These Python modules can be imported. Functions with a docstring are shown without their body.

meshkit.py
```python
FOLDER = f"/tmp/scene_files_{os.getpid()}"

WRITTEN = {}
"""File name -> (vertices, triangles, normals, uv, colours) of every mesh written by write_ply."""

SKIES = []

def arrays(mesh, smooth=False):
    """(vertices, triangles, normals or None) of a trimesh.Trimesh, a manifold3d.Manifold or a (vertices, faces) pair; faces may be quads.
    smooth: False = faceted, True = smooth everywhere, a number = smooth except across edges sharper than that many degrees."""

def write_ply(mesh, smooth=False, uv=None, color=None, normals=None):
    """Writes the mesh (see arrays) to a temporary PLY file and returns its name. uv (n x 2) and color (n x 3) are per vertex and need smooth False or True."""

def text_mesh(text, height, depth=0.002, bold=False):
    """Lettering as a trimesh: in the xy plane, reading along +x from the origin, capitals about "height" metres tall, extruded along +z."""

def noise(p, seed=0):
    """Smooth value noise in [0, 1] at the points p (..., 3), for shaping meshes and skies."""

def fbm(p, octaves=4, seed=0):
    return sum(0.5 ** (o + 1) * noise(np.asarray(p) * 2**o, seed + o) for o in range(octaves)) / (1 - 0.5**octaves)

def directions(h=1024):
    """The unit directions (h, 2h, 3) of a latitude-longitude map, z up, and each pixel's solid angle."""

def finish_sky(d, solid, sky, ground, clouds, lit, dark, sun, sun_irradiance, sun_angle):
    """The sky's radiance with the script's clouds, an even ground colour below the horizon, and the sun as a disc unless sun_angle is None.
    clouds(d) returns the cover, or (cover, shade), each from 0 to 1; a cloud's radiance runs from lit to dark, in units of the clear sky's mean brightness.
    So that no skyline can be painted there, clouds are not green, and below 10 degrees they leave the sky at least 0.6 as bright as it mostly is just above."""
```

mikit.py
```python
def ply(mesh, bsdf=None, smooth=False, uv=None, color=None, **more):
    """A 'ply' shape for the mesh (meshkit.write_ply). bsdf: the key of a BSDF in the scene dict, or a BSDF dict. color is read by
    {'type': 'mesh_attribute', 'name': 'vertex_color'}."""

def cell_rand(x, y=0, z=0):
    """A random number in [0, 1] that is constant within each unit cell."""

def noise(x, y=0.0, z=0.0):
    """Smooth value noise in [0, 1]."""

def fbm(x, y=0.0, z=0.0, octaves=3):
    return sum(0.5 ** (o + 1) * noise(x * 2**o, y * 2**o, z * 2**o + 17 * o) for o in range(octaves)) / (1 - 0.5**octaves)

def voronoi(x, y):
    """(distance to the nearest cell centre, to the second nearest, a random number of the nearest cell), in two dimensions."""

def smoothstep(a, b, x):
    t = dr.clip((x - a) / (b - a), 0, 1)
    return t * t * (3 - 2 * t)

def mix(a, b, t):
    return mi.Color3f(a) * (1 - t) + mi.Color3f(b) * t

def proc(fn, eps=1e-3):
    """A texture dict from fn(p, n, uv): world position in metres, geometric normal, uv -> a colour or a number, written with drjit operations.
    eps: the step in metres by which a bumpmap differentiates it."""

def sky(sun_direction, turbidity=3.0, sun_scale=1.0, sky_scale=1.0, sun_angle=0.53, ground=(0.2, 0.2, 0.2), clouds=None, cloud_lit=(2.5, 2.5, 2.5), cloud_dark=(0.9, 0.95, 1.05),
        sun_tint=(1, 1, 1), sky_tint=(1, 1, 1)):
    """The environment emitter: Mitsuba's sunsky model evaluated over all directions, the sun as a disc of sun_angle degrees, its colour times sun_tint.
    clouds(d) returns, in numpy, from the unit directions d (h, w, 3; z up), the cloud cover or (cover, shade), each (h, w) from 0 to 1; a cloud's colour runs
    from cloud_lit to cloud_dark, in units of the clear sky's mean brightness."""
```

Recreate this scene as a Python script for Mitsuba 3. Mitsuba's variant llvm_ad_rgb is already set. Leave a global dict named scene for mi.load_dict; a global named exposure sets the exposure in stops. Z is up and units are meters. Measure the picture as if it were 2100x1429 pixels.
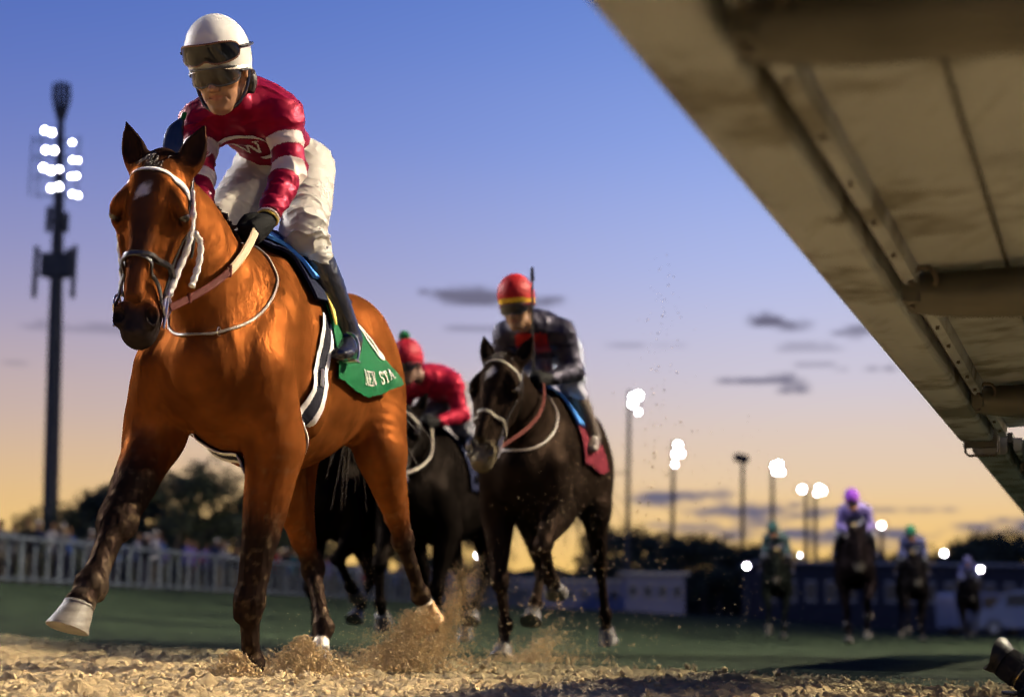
import math, random
import numpy as np
import trimesh
from scipy.spatial import cKDTree
from scipy import sparse
import drjit as dr
import mitsuba as mi
import mikit, meshkit
from mikit import proc, noise, fbm, smoothstep, mix

T = mi.ScalarTransform4f
scene, labels = {}, {}
rng = np.random.default_rng(11)

# ------------------------------------------------------------------ camera, sky, lamps, exposure
FOC, CAM_Z, PITCH, ROLL = 3400.0, 0.20, math.atan(566 / 3400.0), math.radians(0.75)
cp, sp = math.cos(PITCH), math.sin(PITCH)
C_FWD = np.array([0, cp, sp])
C_UP0 = np.array([0, -sp, cp])
C_RT0 = np.array([1.0, 0, 0])
C_UP = C_UP0 * math.cos(ROLL) - C_RT0 * math.sin(ROLL)
C_RT = C_RT0 * math.cos(ROLL) + C_UP0 * math.sin(ROLL)
C_POS = np.array([0, 0, CAM_Z])
scene['camera'] = {'type': 'thinlens', 'fov': math.degrees(2 * math.atan(1050 / FOC)), 'fov_axis': 'x',
                   'aperture_radius': 0.0155, 'focus_distance': 5.95, 'near_clip': 0.05, 'far_clip': 3000.0,
                   'to_world': T().look_at(origin=C_POS.tolist(), target=(C_POS + C_FWD).tolist(), up=C_UP.tolist())}
exposure = 1.3


# the thin dark clouds: azimuth (degrees right of north = the view axis), elevation, half width, half height, density
STREAKS = [(-1.6, 11.15, 1.5, 0.30, 0.75), (0.9, 11.05, 1.0, 0.34, 0.65), (-1.3, 10.1, 1.5, 0.16, 0.45), (9.6, 10.35, 1.25, 0.36, 0.9), (11.7, 9.9, 0.9, 0.22, 0.6),
           (8.3, 8.35, 1.5, 0.22, 0.8), (9.8, 8.05, 0.6, 0.22, 0.7), (12.3, 8.7, 1.4, 0.16, 0.75), (10.3, 9.4, 1.1, 0.2, 0.3), (10.2, 8.85, 0.8, 0.13, 0.35), (4.6, 9.6, 1.2, 0.16, 0.3),
           (5.6, 4.35, 1.9, 0.34, 0.95), (8.4, 3.85, 2.6, 0.40, 0.9), (6.9, 3.35, 2.2, 0.22, 0.55), (10.8, 3.0, 2.8, 0.42, 0.95), (17.0, 3.4, 2.4, 0.30, 0.85), (13.5, 3.9, 2.2, 0.14, 0.5),
           (-14.3, 9.6, 2.6, 0.18, 0.35), (-16.0, 8.3, 1.0, 0.12, 0.25), (-9.0, 5.3, 3.0, 0.12, 0.2), (24.0, 7.0, 4.0, 0.3, 0.6), (-27.0, 6.5, 5.0, 0.3, 0.6), (36.0, 9.0, 4.0, 0.5, 0.6), (-40.0, 10.0, 5.0, 0.5, 0.6)]


def sky_clouds(d):
    """Dusk: a warm haze band that thins with height, strongest where the sun went down, and a few thin dark streaks of cloud."""
    el = np.degrees(np.arcsin(np.clip(d[..., 2], -1, 1)))
    az = np.degrees(np.arctan2(d[..., 0], d[..., 1]))
    toward = 0.5 + 0.5 * np.cos(np.radians(az - 12))
    p = np.stack([az * 0.85, el * 3.6, el * 0], -1)
    n = meshkit.fbm(p + 3.7, 5, 5)
    e = el + 0.7 * (meshkit.fbm(np.stack([az * 0.05, el * 0.6, el * 0], -1), 3) - 0.5)
    haze = 0.97 * np.exp(-(np.maximum(e - 1.6, 0) / 8.6) ** 1.5) * (0.25 + 0.75 * toward)
    streak = np.zeros_like(el)
    near = el < 16
    for a, h, w, t, k in STREAKS:
        u = ((az - a) / w) ** 2 + ((el - h - 0.30 * (n - 0.5)) / (0.72 * t)) ** 2
        streak = np.maximum(streak, min(1.25 * k, 1.0) * np.clip((1.35 - u + 5.5 * (n - 0.5)) / 1.0, 0, 1) * near)
    cover = 1 - (1 - haze) * (1 - streak)
    return cover, streak / np.maximum(cover, 1e-3)


scene['sky'] = mikit.sky((0.22, 1.0, 0.20), turbidity=2.5, sun_scale=0.0, sky_scale=0.74, ground=(0.10, 0.08, 0.06), clouds=sky_clouds,
                         cloud_lit=(6.5, 3.95, 0.95), cloud_dark=(1.0, 0.95, 1.45), sky_tint=(0.50, 0.93, 2.90))
KEY_RIGHT = dict(pos=(25.0, 13.0, 19.5), power=1850.0, tint=(1.0, 0.85, 0.62))
KEY_RIGHT2 = dict(pos=(26.0, 2.0, 20.0), power=130.0, tint=(1.0, 0.84, 0.60))  # added lamp, unseen, put in to soften the rail's shadow
KEY_LEFT = dict(pos=(-24.0, 19.0, 14.0), power=620.0, tint=(1.0, 0.95, 0.90))


# ------------------------------------------------------------------ helpers
def nrm(v):
    v = np.asarray(v, float)
    return v / np.maximum(np.linalg.norm(v, axis=-1, keepdims=True), 1e-12)


def at(px, py, y):
    """The point at world depth y that the photograph shows at pixel (px, py)."""
    d = C_FWD + C_RT * ((px - 1050) / FOC) + C_UP * ((714.5 - py) / FOC)
    return C_POS + d * ((y - C_POS[1]) / d[1])


def numbered(name):
    if name not in USED:
        USED[name] = 0
        return name
    USED[name] += 1
    return f'{name}_{USED[name]:03d}'


USED = {}


def thing(name, label, cat, group=None):
    key = numbered(name)
    labels[key] = {'label': label, 'category': cat}
    if group:
        labels[key]['group'] = group
    return key


def obj(name, mesh, mat, parent=None, smooth=35, label=None, kind=None, **kw):
    key = numbered((parent + '__' if parent else '') + name)
    scene[key] = mikit.ply(mesh, mat, smooth=smooth, **kw)
    if label or kind:
        labels[key] = {}
        if label:
            labels[key]['label'] = label
        if kind:
            labels[key]['kind'] = kind
    return key


def solo(name, mesh, mat, label, cat, group=None, smooth=35, **kw):
    key = thing(name, label, cat, group)
    scene[key] = mikit.ply(mesh, mat, smooth=smooth, **kw)
    return key


def cat(ms):
    return trimesh.util.concatenate([m for m in ms if m is not None])


def box(c, s, ax=None):
    m = trimesh.creation.box(extents=s)
    if ax is not None:
        m.vertices = m.vertices @ np.asarray(ax)
    m.apply_translation(c)
    return m


def bevel_box(c, s, b, ax=None):
    """A box with chamfered edges: the hull of three thin boxes."""
    s = np.asarray(s, float)
    pts = []
    for k in range(3):
        e = s.copy()
        for j in range(3):
            if j != k:
                e[j] -= 2 * b
        pts.append(trimesh.creation.box(extents=e).vertices)
    m = trimesh.convex.convex_hull(np.vstack(pts))
    if ax is not None:
        m.vertices = m.vertices @ np.asarray(ax)
    m.apply_translation(c)
    return m


def cr(points, n=5):
    """Catmull-Rom through the rows of points."""
    p = np.asarray(points, float)
    if len(p) < 3 or n < 2:
        return p
    q = np.vstack([2 * p[0] - p[1], p, 2 * p[-1] - p[-2]])
    out = []
    for i in range(1, len(q) - 2):
        t = np.linspace(0, 1, n, endpoint=False)[:, None]
        a, b, c, d = q[i - 1], q[i], q[i + 1], q[i + 2]
        out.append(0.5 * (2 * b + (c - a) * t + (2 * a - 5 * b + 4 * c - d) * t ** 2 + (3 * b - a - 3 * c + d) * t ** 3))
    return np.vstack(out + [p[-1:]])


def tube(points, r, sides=8, n=4, flat=None, closed=False):
    """A swept tube; r a number or one per point; flat = (normals, ratio) squashes it along the normals."""
    p = np.asarray(points, float)
    r = np.broadcast_to(np.asarray(r, float), (len(p),))
    if n > 1 and len(p) > 2:
        q = cr(np.c_[p, r], n)
        p, r = q[:, :3], np.maximum(q[:, 3], 1e-4)
    t = nrm(np.gradient(p, axis=0))
    up = np.array([0, 0, 1.0]) if abs(t[0, 2]) < 0.9 else np.array([1.0, 0, 0])
    a = nrm(np.cross(t[0], up))
    A = []
    for k in range(len(p)):
        a = nrm(a - t[k] * (a @ t[k]))
        A.append(a)
    A = np.array(A)
    B = np.cross(t, A)
    ang = np.arange(sides) * 2 * np.pi / sides
    v = p[:, None] + r[:, None, None] * (np.cos(ang)[None, :, None] * A[:, None] + np.sin(ang)[None, :, None] * B[:, None])
    return loft(v)


def loft(v, cap=True):
    """Rings (n, m, 3) joined into a closed mesh."""
    n, m = v.shape[:2]
    i, j = np.meshgrid(np.arange(n - 1), np.arange(m), indexing='ij')
    a, b = i * m + j, i * m + (j + 1) % m
    f = [np.stack([a, b, b + m], -1).reshape(-1, 3), np.stack([a, b + m, a + m], -1).reshape(-1, 3)]
    verts = [v.reshape(-1, 3)]
    if cap:
        verts.append(np.array([v[0].mean(0), v[-1].mean(0)]))
        k = np.arange(m)
        f.append(np.stack([(k + 1) % m, k, k * 0 + n * m], -1))
        f.append(np.stack([(n - 1) * m + k, (n - 1) * m + (k + 1) % m, k * 0 + n * m + 1], -1))
    out = trimesh.Trimesh(np.vstack(verts), np.vstack(f), process=False)
    if out.volume < 0:
        out.invert()
    return out


def ribbon(p, nor, width, thick):
    """A strap with a rectangular section: centre line p, surface normals nor."""
    p, nor = np.asarray(p, float), nrm(nor)
    t = nrm(np.gradient(p, axis=0))
    side = nrm(np.cross(t, nor))
    w = np.broadcast_to(np.asarray(width, float), (len(p),))[:, None] / 2
    h = thick / 2
    b = np.minimum(0.3 * w, h)
    ring = [p + side * w + nor * 0, p + side * (w - b) + nor * h, p - side * (w - b) + nor * h, p - side * w, p - side * (w - b) - nor * h, p + side * (w - b) - nor * h]
    return loft(np.stack(ring, 1))


def sheet(P, thick=0.004, nor=None):
    """A grid of points (n, m, 3) as a cloth with thickness."""
    n, m = P.shape[:2]
    du, dv = np.gradient(P, axis=0), np.gradient(P, axis=1)
    nn = nrm(np.cross(du, dv))
    i, j = np.meshgrid(np.arange(n - 1), np.arange(m - 1), indexing='ij')
    a = (i * m + j).ravel()
    f = np.vstack([np.stack([a, a + m, a + m + 1], -1), np.stack([a, a + m + 1, a + 1], -1)])
    top, bot = (P + nn * thick / 2).reshape(-1, 3), (P - nn * thick / 2).reshape(-1, 3)
    N = n * m
    ring = np.concatenate([np.arange(m), np.arange(1, n) * m + m - 1, (n - 1) * m + np.arange(m - 2, -1, -1), np.arange(n - 2, 0, -1) * m])
    r2 = np.roll(ring, -1)
    rim = np.vstack([np.stack([ring, r2, r2 + N], -1), np.stack([ring, r2 + N, ring + N], -1)])
    return trimesh.Trimesh(np.vstack([top, bot]), np.vstack([f, f[:, ::-1] + N, rim[:, ::-1]]), process=False)


def place(m, M):
    m = m.copy()
    m.apply_transform(M)
    return m


def frame(o, x, z=(0, 0, 1)):
    """4x4 with x axis x, y to its left, z up."""
    x = nrm(x)
    y = nrm(np.cross(z, x))
    z = np.cross(x, y)
    M = np.eye(4)
    M[:3, 0], M[:3, 1], M[:3, 2], M[:3, 3] = x, y, z, o
    return M


def ap(M, p):
    p = np.asarray(p, float)
    return p @ M[:3, :3].T + M[:3, 3]


# ------------------------------------------------------------------ smooth implicit bodies
class Blob:
    """A body from tapered elliptical limbs that melt into each other; mesh() pulls its surface out of a distance grid."""

    def __init__(self):
        self.parts = []

    def limb(self, pts, ru, rv=None, side=(0, 1, 0), k=0.03, cut=False, n=4):
        pts = np.asarray(pts, float)
        ru = np.broadcast_to(np.asarray(ru, float), (len(pts),))
        rv = ru if rv is None else np.broadcast_to(np.asarray(rv, float), (len(pts),))
        q = cr(np.c_[pts, ru, rv], n) if len(pts) > 2 else np.c_[pts, ru, rv]
        self.parts.append((q[:, :3], np.maximum(q[:, 3], 2e-3), np.maximum(q[:, 4], 2e-3), np.asarray(side, float), k, cut))
        return self

    def ell(self, c, r, ax=None, k=0.03, cut=False):
        """An ellipsoid; ax rows are its axes."""
        self.parts.append((np.asarray(c, float), np.asarray(r, float), np.eye(3) if ax is None else nrm(ax), None, k, cut))
        return self

    def mesh(self, h, smooth=2):
        lo, hi = np.full(3, 9e9), np.full(3, -9e9)
        for p in self.parts:
            if p[5]:
                continue
            if p[3] is None:
                R = p[1].max()
                lo, hi = np.minimum(lo, p[0] - R), np.maximum(hi, p[0] + R)
            else:
                R = np.maximum(p[1], p[2])[:, None]
                lo, hi = np.minimum(lo, (p[0] - R).min(0)), np.maximum(hi, (p[0] + R).max(0))
        lo, hi = lo - 4 * h, hi + 4 * h
        dims = np.ceil((hi - lo) / h).astype(int) + 1
        ax = [(lo[i] + h * np.arange(dims[i])).astype(np.float32) for i in range(3)]
        F = np.full(dims, 0.5, np.float32)

        def sub(a, b, pad):
            i0 = np.clip(np.floor((a - pad - lo) / h).astype(int), 0, dims - 1)
            i1 = np.clip(np.ceil((b + pad - lo) / h).astype(int) + 1, 1, dims)
            return tuple(slice(x, y) for x, y in zip(i0, i1))

        def grid(s):
            return ax[0][s[0]][:, None, None], ax[1][s[1]][None, :, None], ax[2][s[2]][None, None, :]

        def local(g, o, e):
            return (g[0] - np.float32(o[0])) * np.float32(e[0]) + (g[1] - np.float32(o[1])) * np.float32(e[1]) + (g[2] - np.float32(o[2])) * np.float32(e[2])

        for p in self.parts:
            k, cut = p[4], p[5]
            pad = k + 2 * h
            if p[3] is None:
                R = p[1].max()
                s = sub(p[0] - R, p[0] + R, pad)
                if min(x.stop - x.start for x in s) <= 0:
                    continue
                g = grid(s)
                q = [local(g, p[0], e) for e in p[2]]
                k0 = np.sqrt(sum((a / r) ** 2 for a, r in zip(q, p[1])))
                k1 = np.sqrt(sum((a / r ** 2) ** 2 for a, r in zip(q, p[1])))
                D = k0 * (k0 - 1) / np.maximum(k1, 1e-6)
            else:
                pts, ru, rv, side = p[:4]
                R = np.maximum(ru, rv)
                s = sub(pts.min(0) - R.max(), pts.max(0) + R.max(), pad)
                D = np.full([x.stop - x.start for x in s], 0.5, np.float32)
                for a, b, ua, ub, va, vb in zip(pts[:-1], pts[1:], ru[:-1], ru[1:], rv[:-1], rv[1:]):
                    L = np.linalg.norm(b - a)
                    if L < 1e-6:
                        continue
                    w = (b - a) / L
                    u = side - w * (side @ w)
                    u = nrm(u) if np.linalg.norm(u) > 1e-3 else nrm(np.cross(w, [1, 0, 0.3]))
                    v = np.cross(w, u)
                    m = max(ua, ub, va, vb)
                    ss = sub(np.minimum(a, b) - m, np.maximum(a, b) + m, pad)
                    g = grid(ss)
                    qw, qu, qv = local(g, a, w), local(g, a, u), local(g, a, v)
                    t = np.clip(qw / np.float32(L), 0, 1)
                    e = qw - t * np.float32(L)
                    cu, cv = np.float32(ua) + np.float32(ub - ua) * t, np.float32(va) + np.float32(vb - va) * t
                    cw = np.minimum(cu, cv)
                    x, y, z = qu / cu, qv / cv, e / cw
                    k0 = np.sqrt(x * x + y * y + z * z)
                    k1 = np.sqrt((x / cu) ** 2 + (y / cv) ** 2 + (z / cw) ** 2)
                    d = k0 * (k0 - 1) / np.maximum(k1, 1e-6)
                    loc = tuple(slice(c.start - o.start, c.stop - o.start) for c, o in zip(ss, s))
                    D[loc] = np.minimum(D[loc], d)
            f = F[s]
            if cut:
                hh = np.maximum(k - np.abs(f + D), 0) / max(k, 1e-6)
                F[s] = np.maximum(f, -D) + hh * hh * k / 4
            else:
                hh = np.maximum(k - np.abs(f - D), 0) / max(k, 1e-6)
                F[s] = np.minimum(f, D) - hh * hh * k / 4
        v, f = nets(F, lo, h)
        m = trimesh.Trimesh(v, f, process=False)
        if smooth:
            relax(m, smooth)
        return m


def nets(F, lo, h):
    """Naive surface nets."""
    s = F < 0
    c = np.zeros(np.array(F.shape) - 1, np.int8)
    off = [(a, b, d) for a in (0, 1) for b in (0, 1) for d in (0, 1)]
    sh = c.shape
    cut = lambda A, o: A[o[0]:o[0] + sh[0], o[1]:o[1] + sh[1], o[2]:o[2] + sh[2]]
    for o in off:
        c += cut(s, o)
    idx = np.argwhere((c > 0) & (c < 8))
    ids = np.full(sh, -1, np.int32)
    ids[tuple(idx.T)] = np.arange(len(idx))
    acc, cnt = np.zeros((len(idx), 3)), np.zeros(len(idx))
    val = {o: F[tuple((idx + o).T)] for o in off}
    for a in off:
        for k in range(3):
            if a[k]:
                continue
            b = tuple(1 if j == k else a[j] for j in range(3))
            fa, fb = val[a], val[b]
            m = (fa < 0) != (fb < 0)
            t = fa[m] / (fa[m] - fb[m])
            p = np.tile(np.array(a, float), (m.sum(), 1))
            p[:, k] = t
            acc[m] += p
            cnt[m] += 1
    v = lo + h * (idx + acc / cnt[:, None])
    faces = []
    for k in range(3):
        j1, j2 = (k + 1) % 3, (k + 2) % 3
        A = np.moveaxis(s, [k, j1, j2], [0, 1, 2])
        I = np.moveaxis(ids, [k, j1, j2], [0, 1, 2])
        e = A[:-1, 1:-1, 1:-1] != A[1:, 1:-1, 1:-1]
        q = np.argwhere(e)
        first = A[:-1, 1:-1, 1:-1][e]
        i, j, l = q[:, 0], q[:, 1], q[:, 2]
        quad = np.stack([I[i, j, l], I[i, j + 1, l], I[i, j + 1, l + 1], I[i, j, l + 1]], -1)
        quad[~first] = quad[~first][:, ::-1]
        faces.append(quad)
    q = np.vstack(faces)
    return v, np.vstack([q[:, [0, 1, 2]], q[:, [0, 2, 3]]])


def adjacency(m):
    e = np.vstack([m.faces[:, [0, 1]], m.faces[:, [1, 2]], m.faces[:, [2, 0]]])
    n = len(m.vertices)
    A = sparse.coo_matrix((np.ones(2 * len(e)), (np.r_[e[:, 0], e[:, 1]], np.r_[e[:, 1], e[:, 0]])), shape=(n, n)).tocsr()
    A.data[:] = 1
    return sparse.diags(1 / np.maximum(np.asarray(A.sum(1)).ravel(), 1)) @ A


def relax(m, n=2):
    W = adjacency(m)
    v = np.array(m.vertices)
    for _ in range(n):
        v = v + 0.5 * (W @ v - v)
        v = v - 0.52 * (W @ v - v)
    m.vertices = v
    return m


def vnormals(m):
    v, f = np.asarray(m.vertices), np.asarray(m.faces)
    fn = np.cross(v[f[:, 1]] - v[f[:, 0]], v[f[:, 2]] - v[f[:, 0]])
    n = np.zeros_like(v)
    for k in range(3):
        np.add.at(n, f[:, k], fn)
    return nrm(n)


class Skin:
    """Nearest-surface queries for laying straps and cloth on a body."""

    def __init__(self, m):
        self.v, self.n = np.asarray(m.vertices), vnormals(m)
        self.t = cKDTree(self.v)

    def lay(self, pts, off=0.004, n=8, smooth=2):
        p = cr(pts, n) if n > 1 else np.asarray(pts, float)
        for _ in range(3):
            d, i = self.t.query(p, k=6)
            w = 1 / (d + 1e-3)
            w /= w.sum(1, keepdims=True)
            vn = nrm((self.n[i] * w[..., None]).sum(1))
            vc = (self.v[i] * w[..., None]).sum(1)
            h = ((p - vc) * vn).sum(1)
            p = p - vn * (h - off)[:, None]
            for _ in range(smooth):
                p[1:-1] = 0.5 * p[1:-1] + 0.25 * (p[:-2] + p[2:])
        return p, vn

    def push(self, p, off):
        """Points pushed outside the body by at least off."""
        sh = p.shape
        q = p.reshape(-1, 3).copy()
        for _ in range(2):
            d, i = self.t.query(q, k=4)
            vn = nrm(self.n[i].mean(1))
            h = ((q - self.v[i].mean(1)) * vn).sum(1)
            near = d[:, 0] < 0.25
            q = q + vn * (np.maximum(off - h, 0) * near)[:, None]
        return q.reshape(sh)


def seg_near(P, pts):
    """Distance of the points P to a polyline and the arc position along it (0..len-1)."""
    best, pos = np.full(len(P), 9e9), np.zeros(len(P))
    for k, (a, b) in enumerate(zip(pts[:-1], pts[1:])):
        ab = b - a
        t = np.clip(((P - a) @ ab) / (ab @ ab), 0, 1)
        d = np.linalg.norm(P - a - t[:, None] * ab, axis=1)
        m = d < best
        best[m], pos[m] = d[m], k + t[m]
    return best, pos


def step(a, b, x):
    t = np.clip((x - a) / (b - a), 0, 1)
    return t * t * (3 - 2 * t)


def rgb(*c):
    return {'type': 'rgb', 'value': [float(x) for x in c]}


def srf(name, c, rough=0.5, **kw):
    """A two-sided principled material under a scene key."""
    b = {'type': 'principled', 'base_color': c if isinstance(c, dict) else rgb(*c), 'roughness': rough}
    b.update(kw)
    scene[name] = {'type': 'twosided', 'bsdf': b}
    return name


def bumped(name, c, rough, fn, scale, eps=2e-3, **kw):
    b = {'type': 'principled', 'base_color': c if isinstance(c, dict) else rgb(*c), 'roughness': rough}
    b.update(kw)
    scene[name] = {'type': 'twosided', 'bsdf': {'type': 'bumpmap', 'arbitrary': proc(fn, eps), 'scale': scale, 'bsdf': b}}
    return name
# ------------------------------------------------------------------ ground
RAIL_DIR = np.array([0.343, 0.939, 0.0])
RAIL_DIR /= np.linalg.norm(RAIL_DIR)
RAIL_OUT = np.array([RAIL_DIR[1], -RAIL_DIR[0], 0])      # to the right of the rail, away from the track


def bank(x, y):
    """The track rises gently towards its outer fence on the left."""
    s = -0.943 * x + 0.332 * y
    return 1.05 * step(5.0, 26.0, s)


LIT_DIRT_EDGE = np.array([(-60, 62), (-20, 26), (-9.0, 18.2), (-4.6, 14.4), (-1.96, 11.9), (0.15, 9.9), (1.2, 8.1), (1.9, 6.75), (2.5, 5.4), (3.2, 3.5), (4.5, 0.5), (7, -6)], float)


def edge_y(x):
    return np.interp(x, LIT_DIRT_EDGE[:, 0], LIT_DIRT_EDGE[:, 1])


def dirt_height(x, y):
    """Harrowed dirt: ridges, hoof marks and clods."""
    P = np.stack([x, y, 0 * x], -1)
    d = np.maximum(y, 1.0)
    h = 0.045 * (meshkit.fbm(P * 2.3, 3) - 0.5)
    big = np.clip(meshkit.fbm(P * 9.0 + 3, 2) - 0.46, 0, 1)
    mid = np.clip(meshkit.fbm(P * 27.0 + 9, 2) - 0.43, 0, 1)
    fine = np.clip(meshkit.fbm(P * 64.0 + 1, 2) - 0.40, 0, 1)
    lump = np.clip(meshkit.noise(P * 38 + 5) - 0.62, 0, 1)
    pit = np.clip(meshkit.noise(P * 13 + 31) - 0.70, 0, 1)
    return 1.4 * h + 0.055 * big + 0.045 * mid + 0.020 * fine + 0.016 * lump - 0.10 * pit


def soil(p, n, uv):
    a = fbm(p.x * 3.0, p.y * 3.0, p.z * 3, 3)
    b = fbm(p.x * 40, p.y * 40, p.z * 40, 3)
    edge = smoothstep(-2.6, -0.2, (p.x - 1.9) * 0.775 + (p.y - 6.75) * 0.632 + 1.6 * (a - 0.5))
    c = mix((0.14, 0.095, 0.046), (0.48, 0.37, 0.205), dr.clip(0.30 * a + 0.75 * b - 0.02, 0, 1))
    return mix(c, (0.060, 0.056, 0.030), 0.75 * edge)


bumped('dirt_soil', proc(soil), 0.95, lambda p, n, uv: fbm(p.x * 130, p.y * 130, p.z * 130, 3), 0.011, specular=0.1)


def shaded_dirt_color(p, n, uv):  # far dirt, its green-cast shade painted in as a dark green
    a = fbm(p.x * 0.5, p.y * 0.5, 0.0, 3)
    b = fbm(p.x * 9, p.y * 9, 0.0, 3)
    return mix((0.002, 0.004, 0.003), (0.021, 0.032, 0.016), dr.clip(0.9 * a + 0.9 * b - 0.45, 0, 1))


bumped('shaded_dirt', proc(shaded_dirt_color), 0.9, lambda p, n, uv: fbm(p.x * 40, p.y * 40, 0.0, 3), 0.03, specular=0.1)


def grid_mesh(X, Y, Z):
    n, m = X.shape
    i, j = np.meshgrid(np.arange(n - 1), np.arange(m - 1), indexing='ij')
    a = (i * m + j).ravel()
    f = np.vstack([np.stack([a, a + 1, a + m + 1], -1), np.stack([a, a + m + 1, a + m], -1)])
    return trimesh.Trimesh(np.stack([X, Y, Z], -1).reshape(-1, 3), f, process=False)


# far dirt track, shade in its colour: one sheet out to the horizon
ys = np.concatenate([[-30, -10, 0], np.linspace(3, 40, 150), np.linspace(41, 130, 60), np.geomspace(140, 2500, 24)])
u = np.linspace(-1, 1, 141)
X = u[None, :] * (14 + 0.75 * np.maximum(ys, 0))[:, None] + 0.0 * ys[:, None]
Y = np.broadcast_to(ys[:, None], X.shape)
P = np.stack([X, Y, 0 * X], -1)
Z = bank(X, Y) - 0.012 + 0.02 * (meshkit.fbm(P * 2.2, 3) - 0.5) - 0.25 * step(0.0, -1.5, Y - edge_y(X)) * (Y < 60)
scene['shaded_track'] = mikit.ply(grid_mesh(X, Y, Z), 'shaded_dirt', smooth=True)
labels['shaded_track'] = {'kind': 'structure'}

# the dirt lane: a wide coarse sheet and, near the camera, clods you can see
tt = np.linspace(0, 1, 420)
xs = np.concatenate([np.linspace(-60, -3.5, 60), np.linspace(-3.4, 2.5, 660), np.linspace(2.6, 9, 20)])
ynear = 3.1
V = np.concatenate([[-8.0, 0.0], ynear + (np.linspace(0, 1, 680) ** 1.35) * 1.0])
X, Vg = np.meshgrid(xs, np.arange(len(V)), indexing='ij')
Ye = np.maximum(edge_y(xs), 0.5)[:, None] + 0.35 * (meshkit.fbm(np.stack([xs * 1.2, xs * 0, xs * 0], -1), 3) - 0.5)[:, None]
tv = np.concatenate([[0, 0], np.linspace(0, 1, 680) ** 1.25])
Y = np.where(Vg < 2, np.where(Vg == 0, -8.0, np.minimum(0.0, Ye - 1)), np.minimum(ynear, Ye - 0.5) + tv[Vg] * (Ye - np.minimum(ynear, Ye - 0.5)))
H = dirt_height(X, Y)
Z = bank(X, Y) + (H - 0.035) * step(0.0, 0.35, Ye - Y) * step(60, 30, Y) - 0.03 * step(0.25, 0.0, Ye - Y)
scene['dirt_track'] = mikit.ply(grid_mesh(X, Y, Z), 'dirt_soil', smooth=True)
labels['dirt_track'] = {'kind': 'structure'}


def ground_z(x, y):
    x, y = np.atleast_1d(np.asarray(x, float)), np.atleast_1d(np.asarray(y, float))
    e = np.maximum(edge_y(x), 0.5)
    return np.where(y < e, bank(x, y) + (dirt_height(x, y) - 0.035) * step(0.0, 0.35, e - y), bank(x, y) - 0.012)


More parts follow.
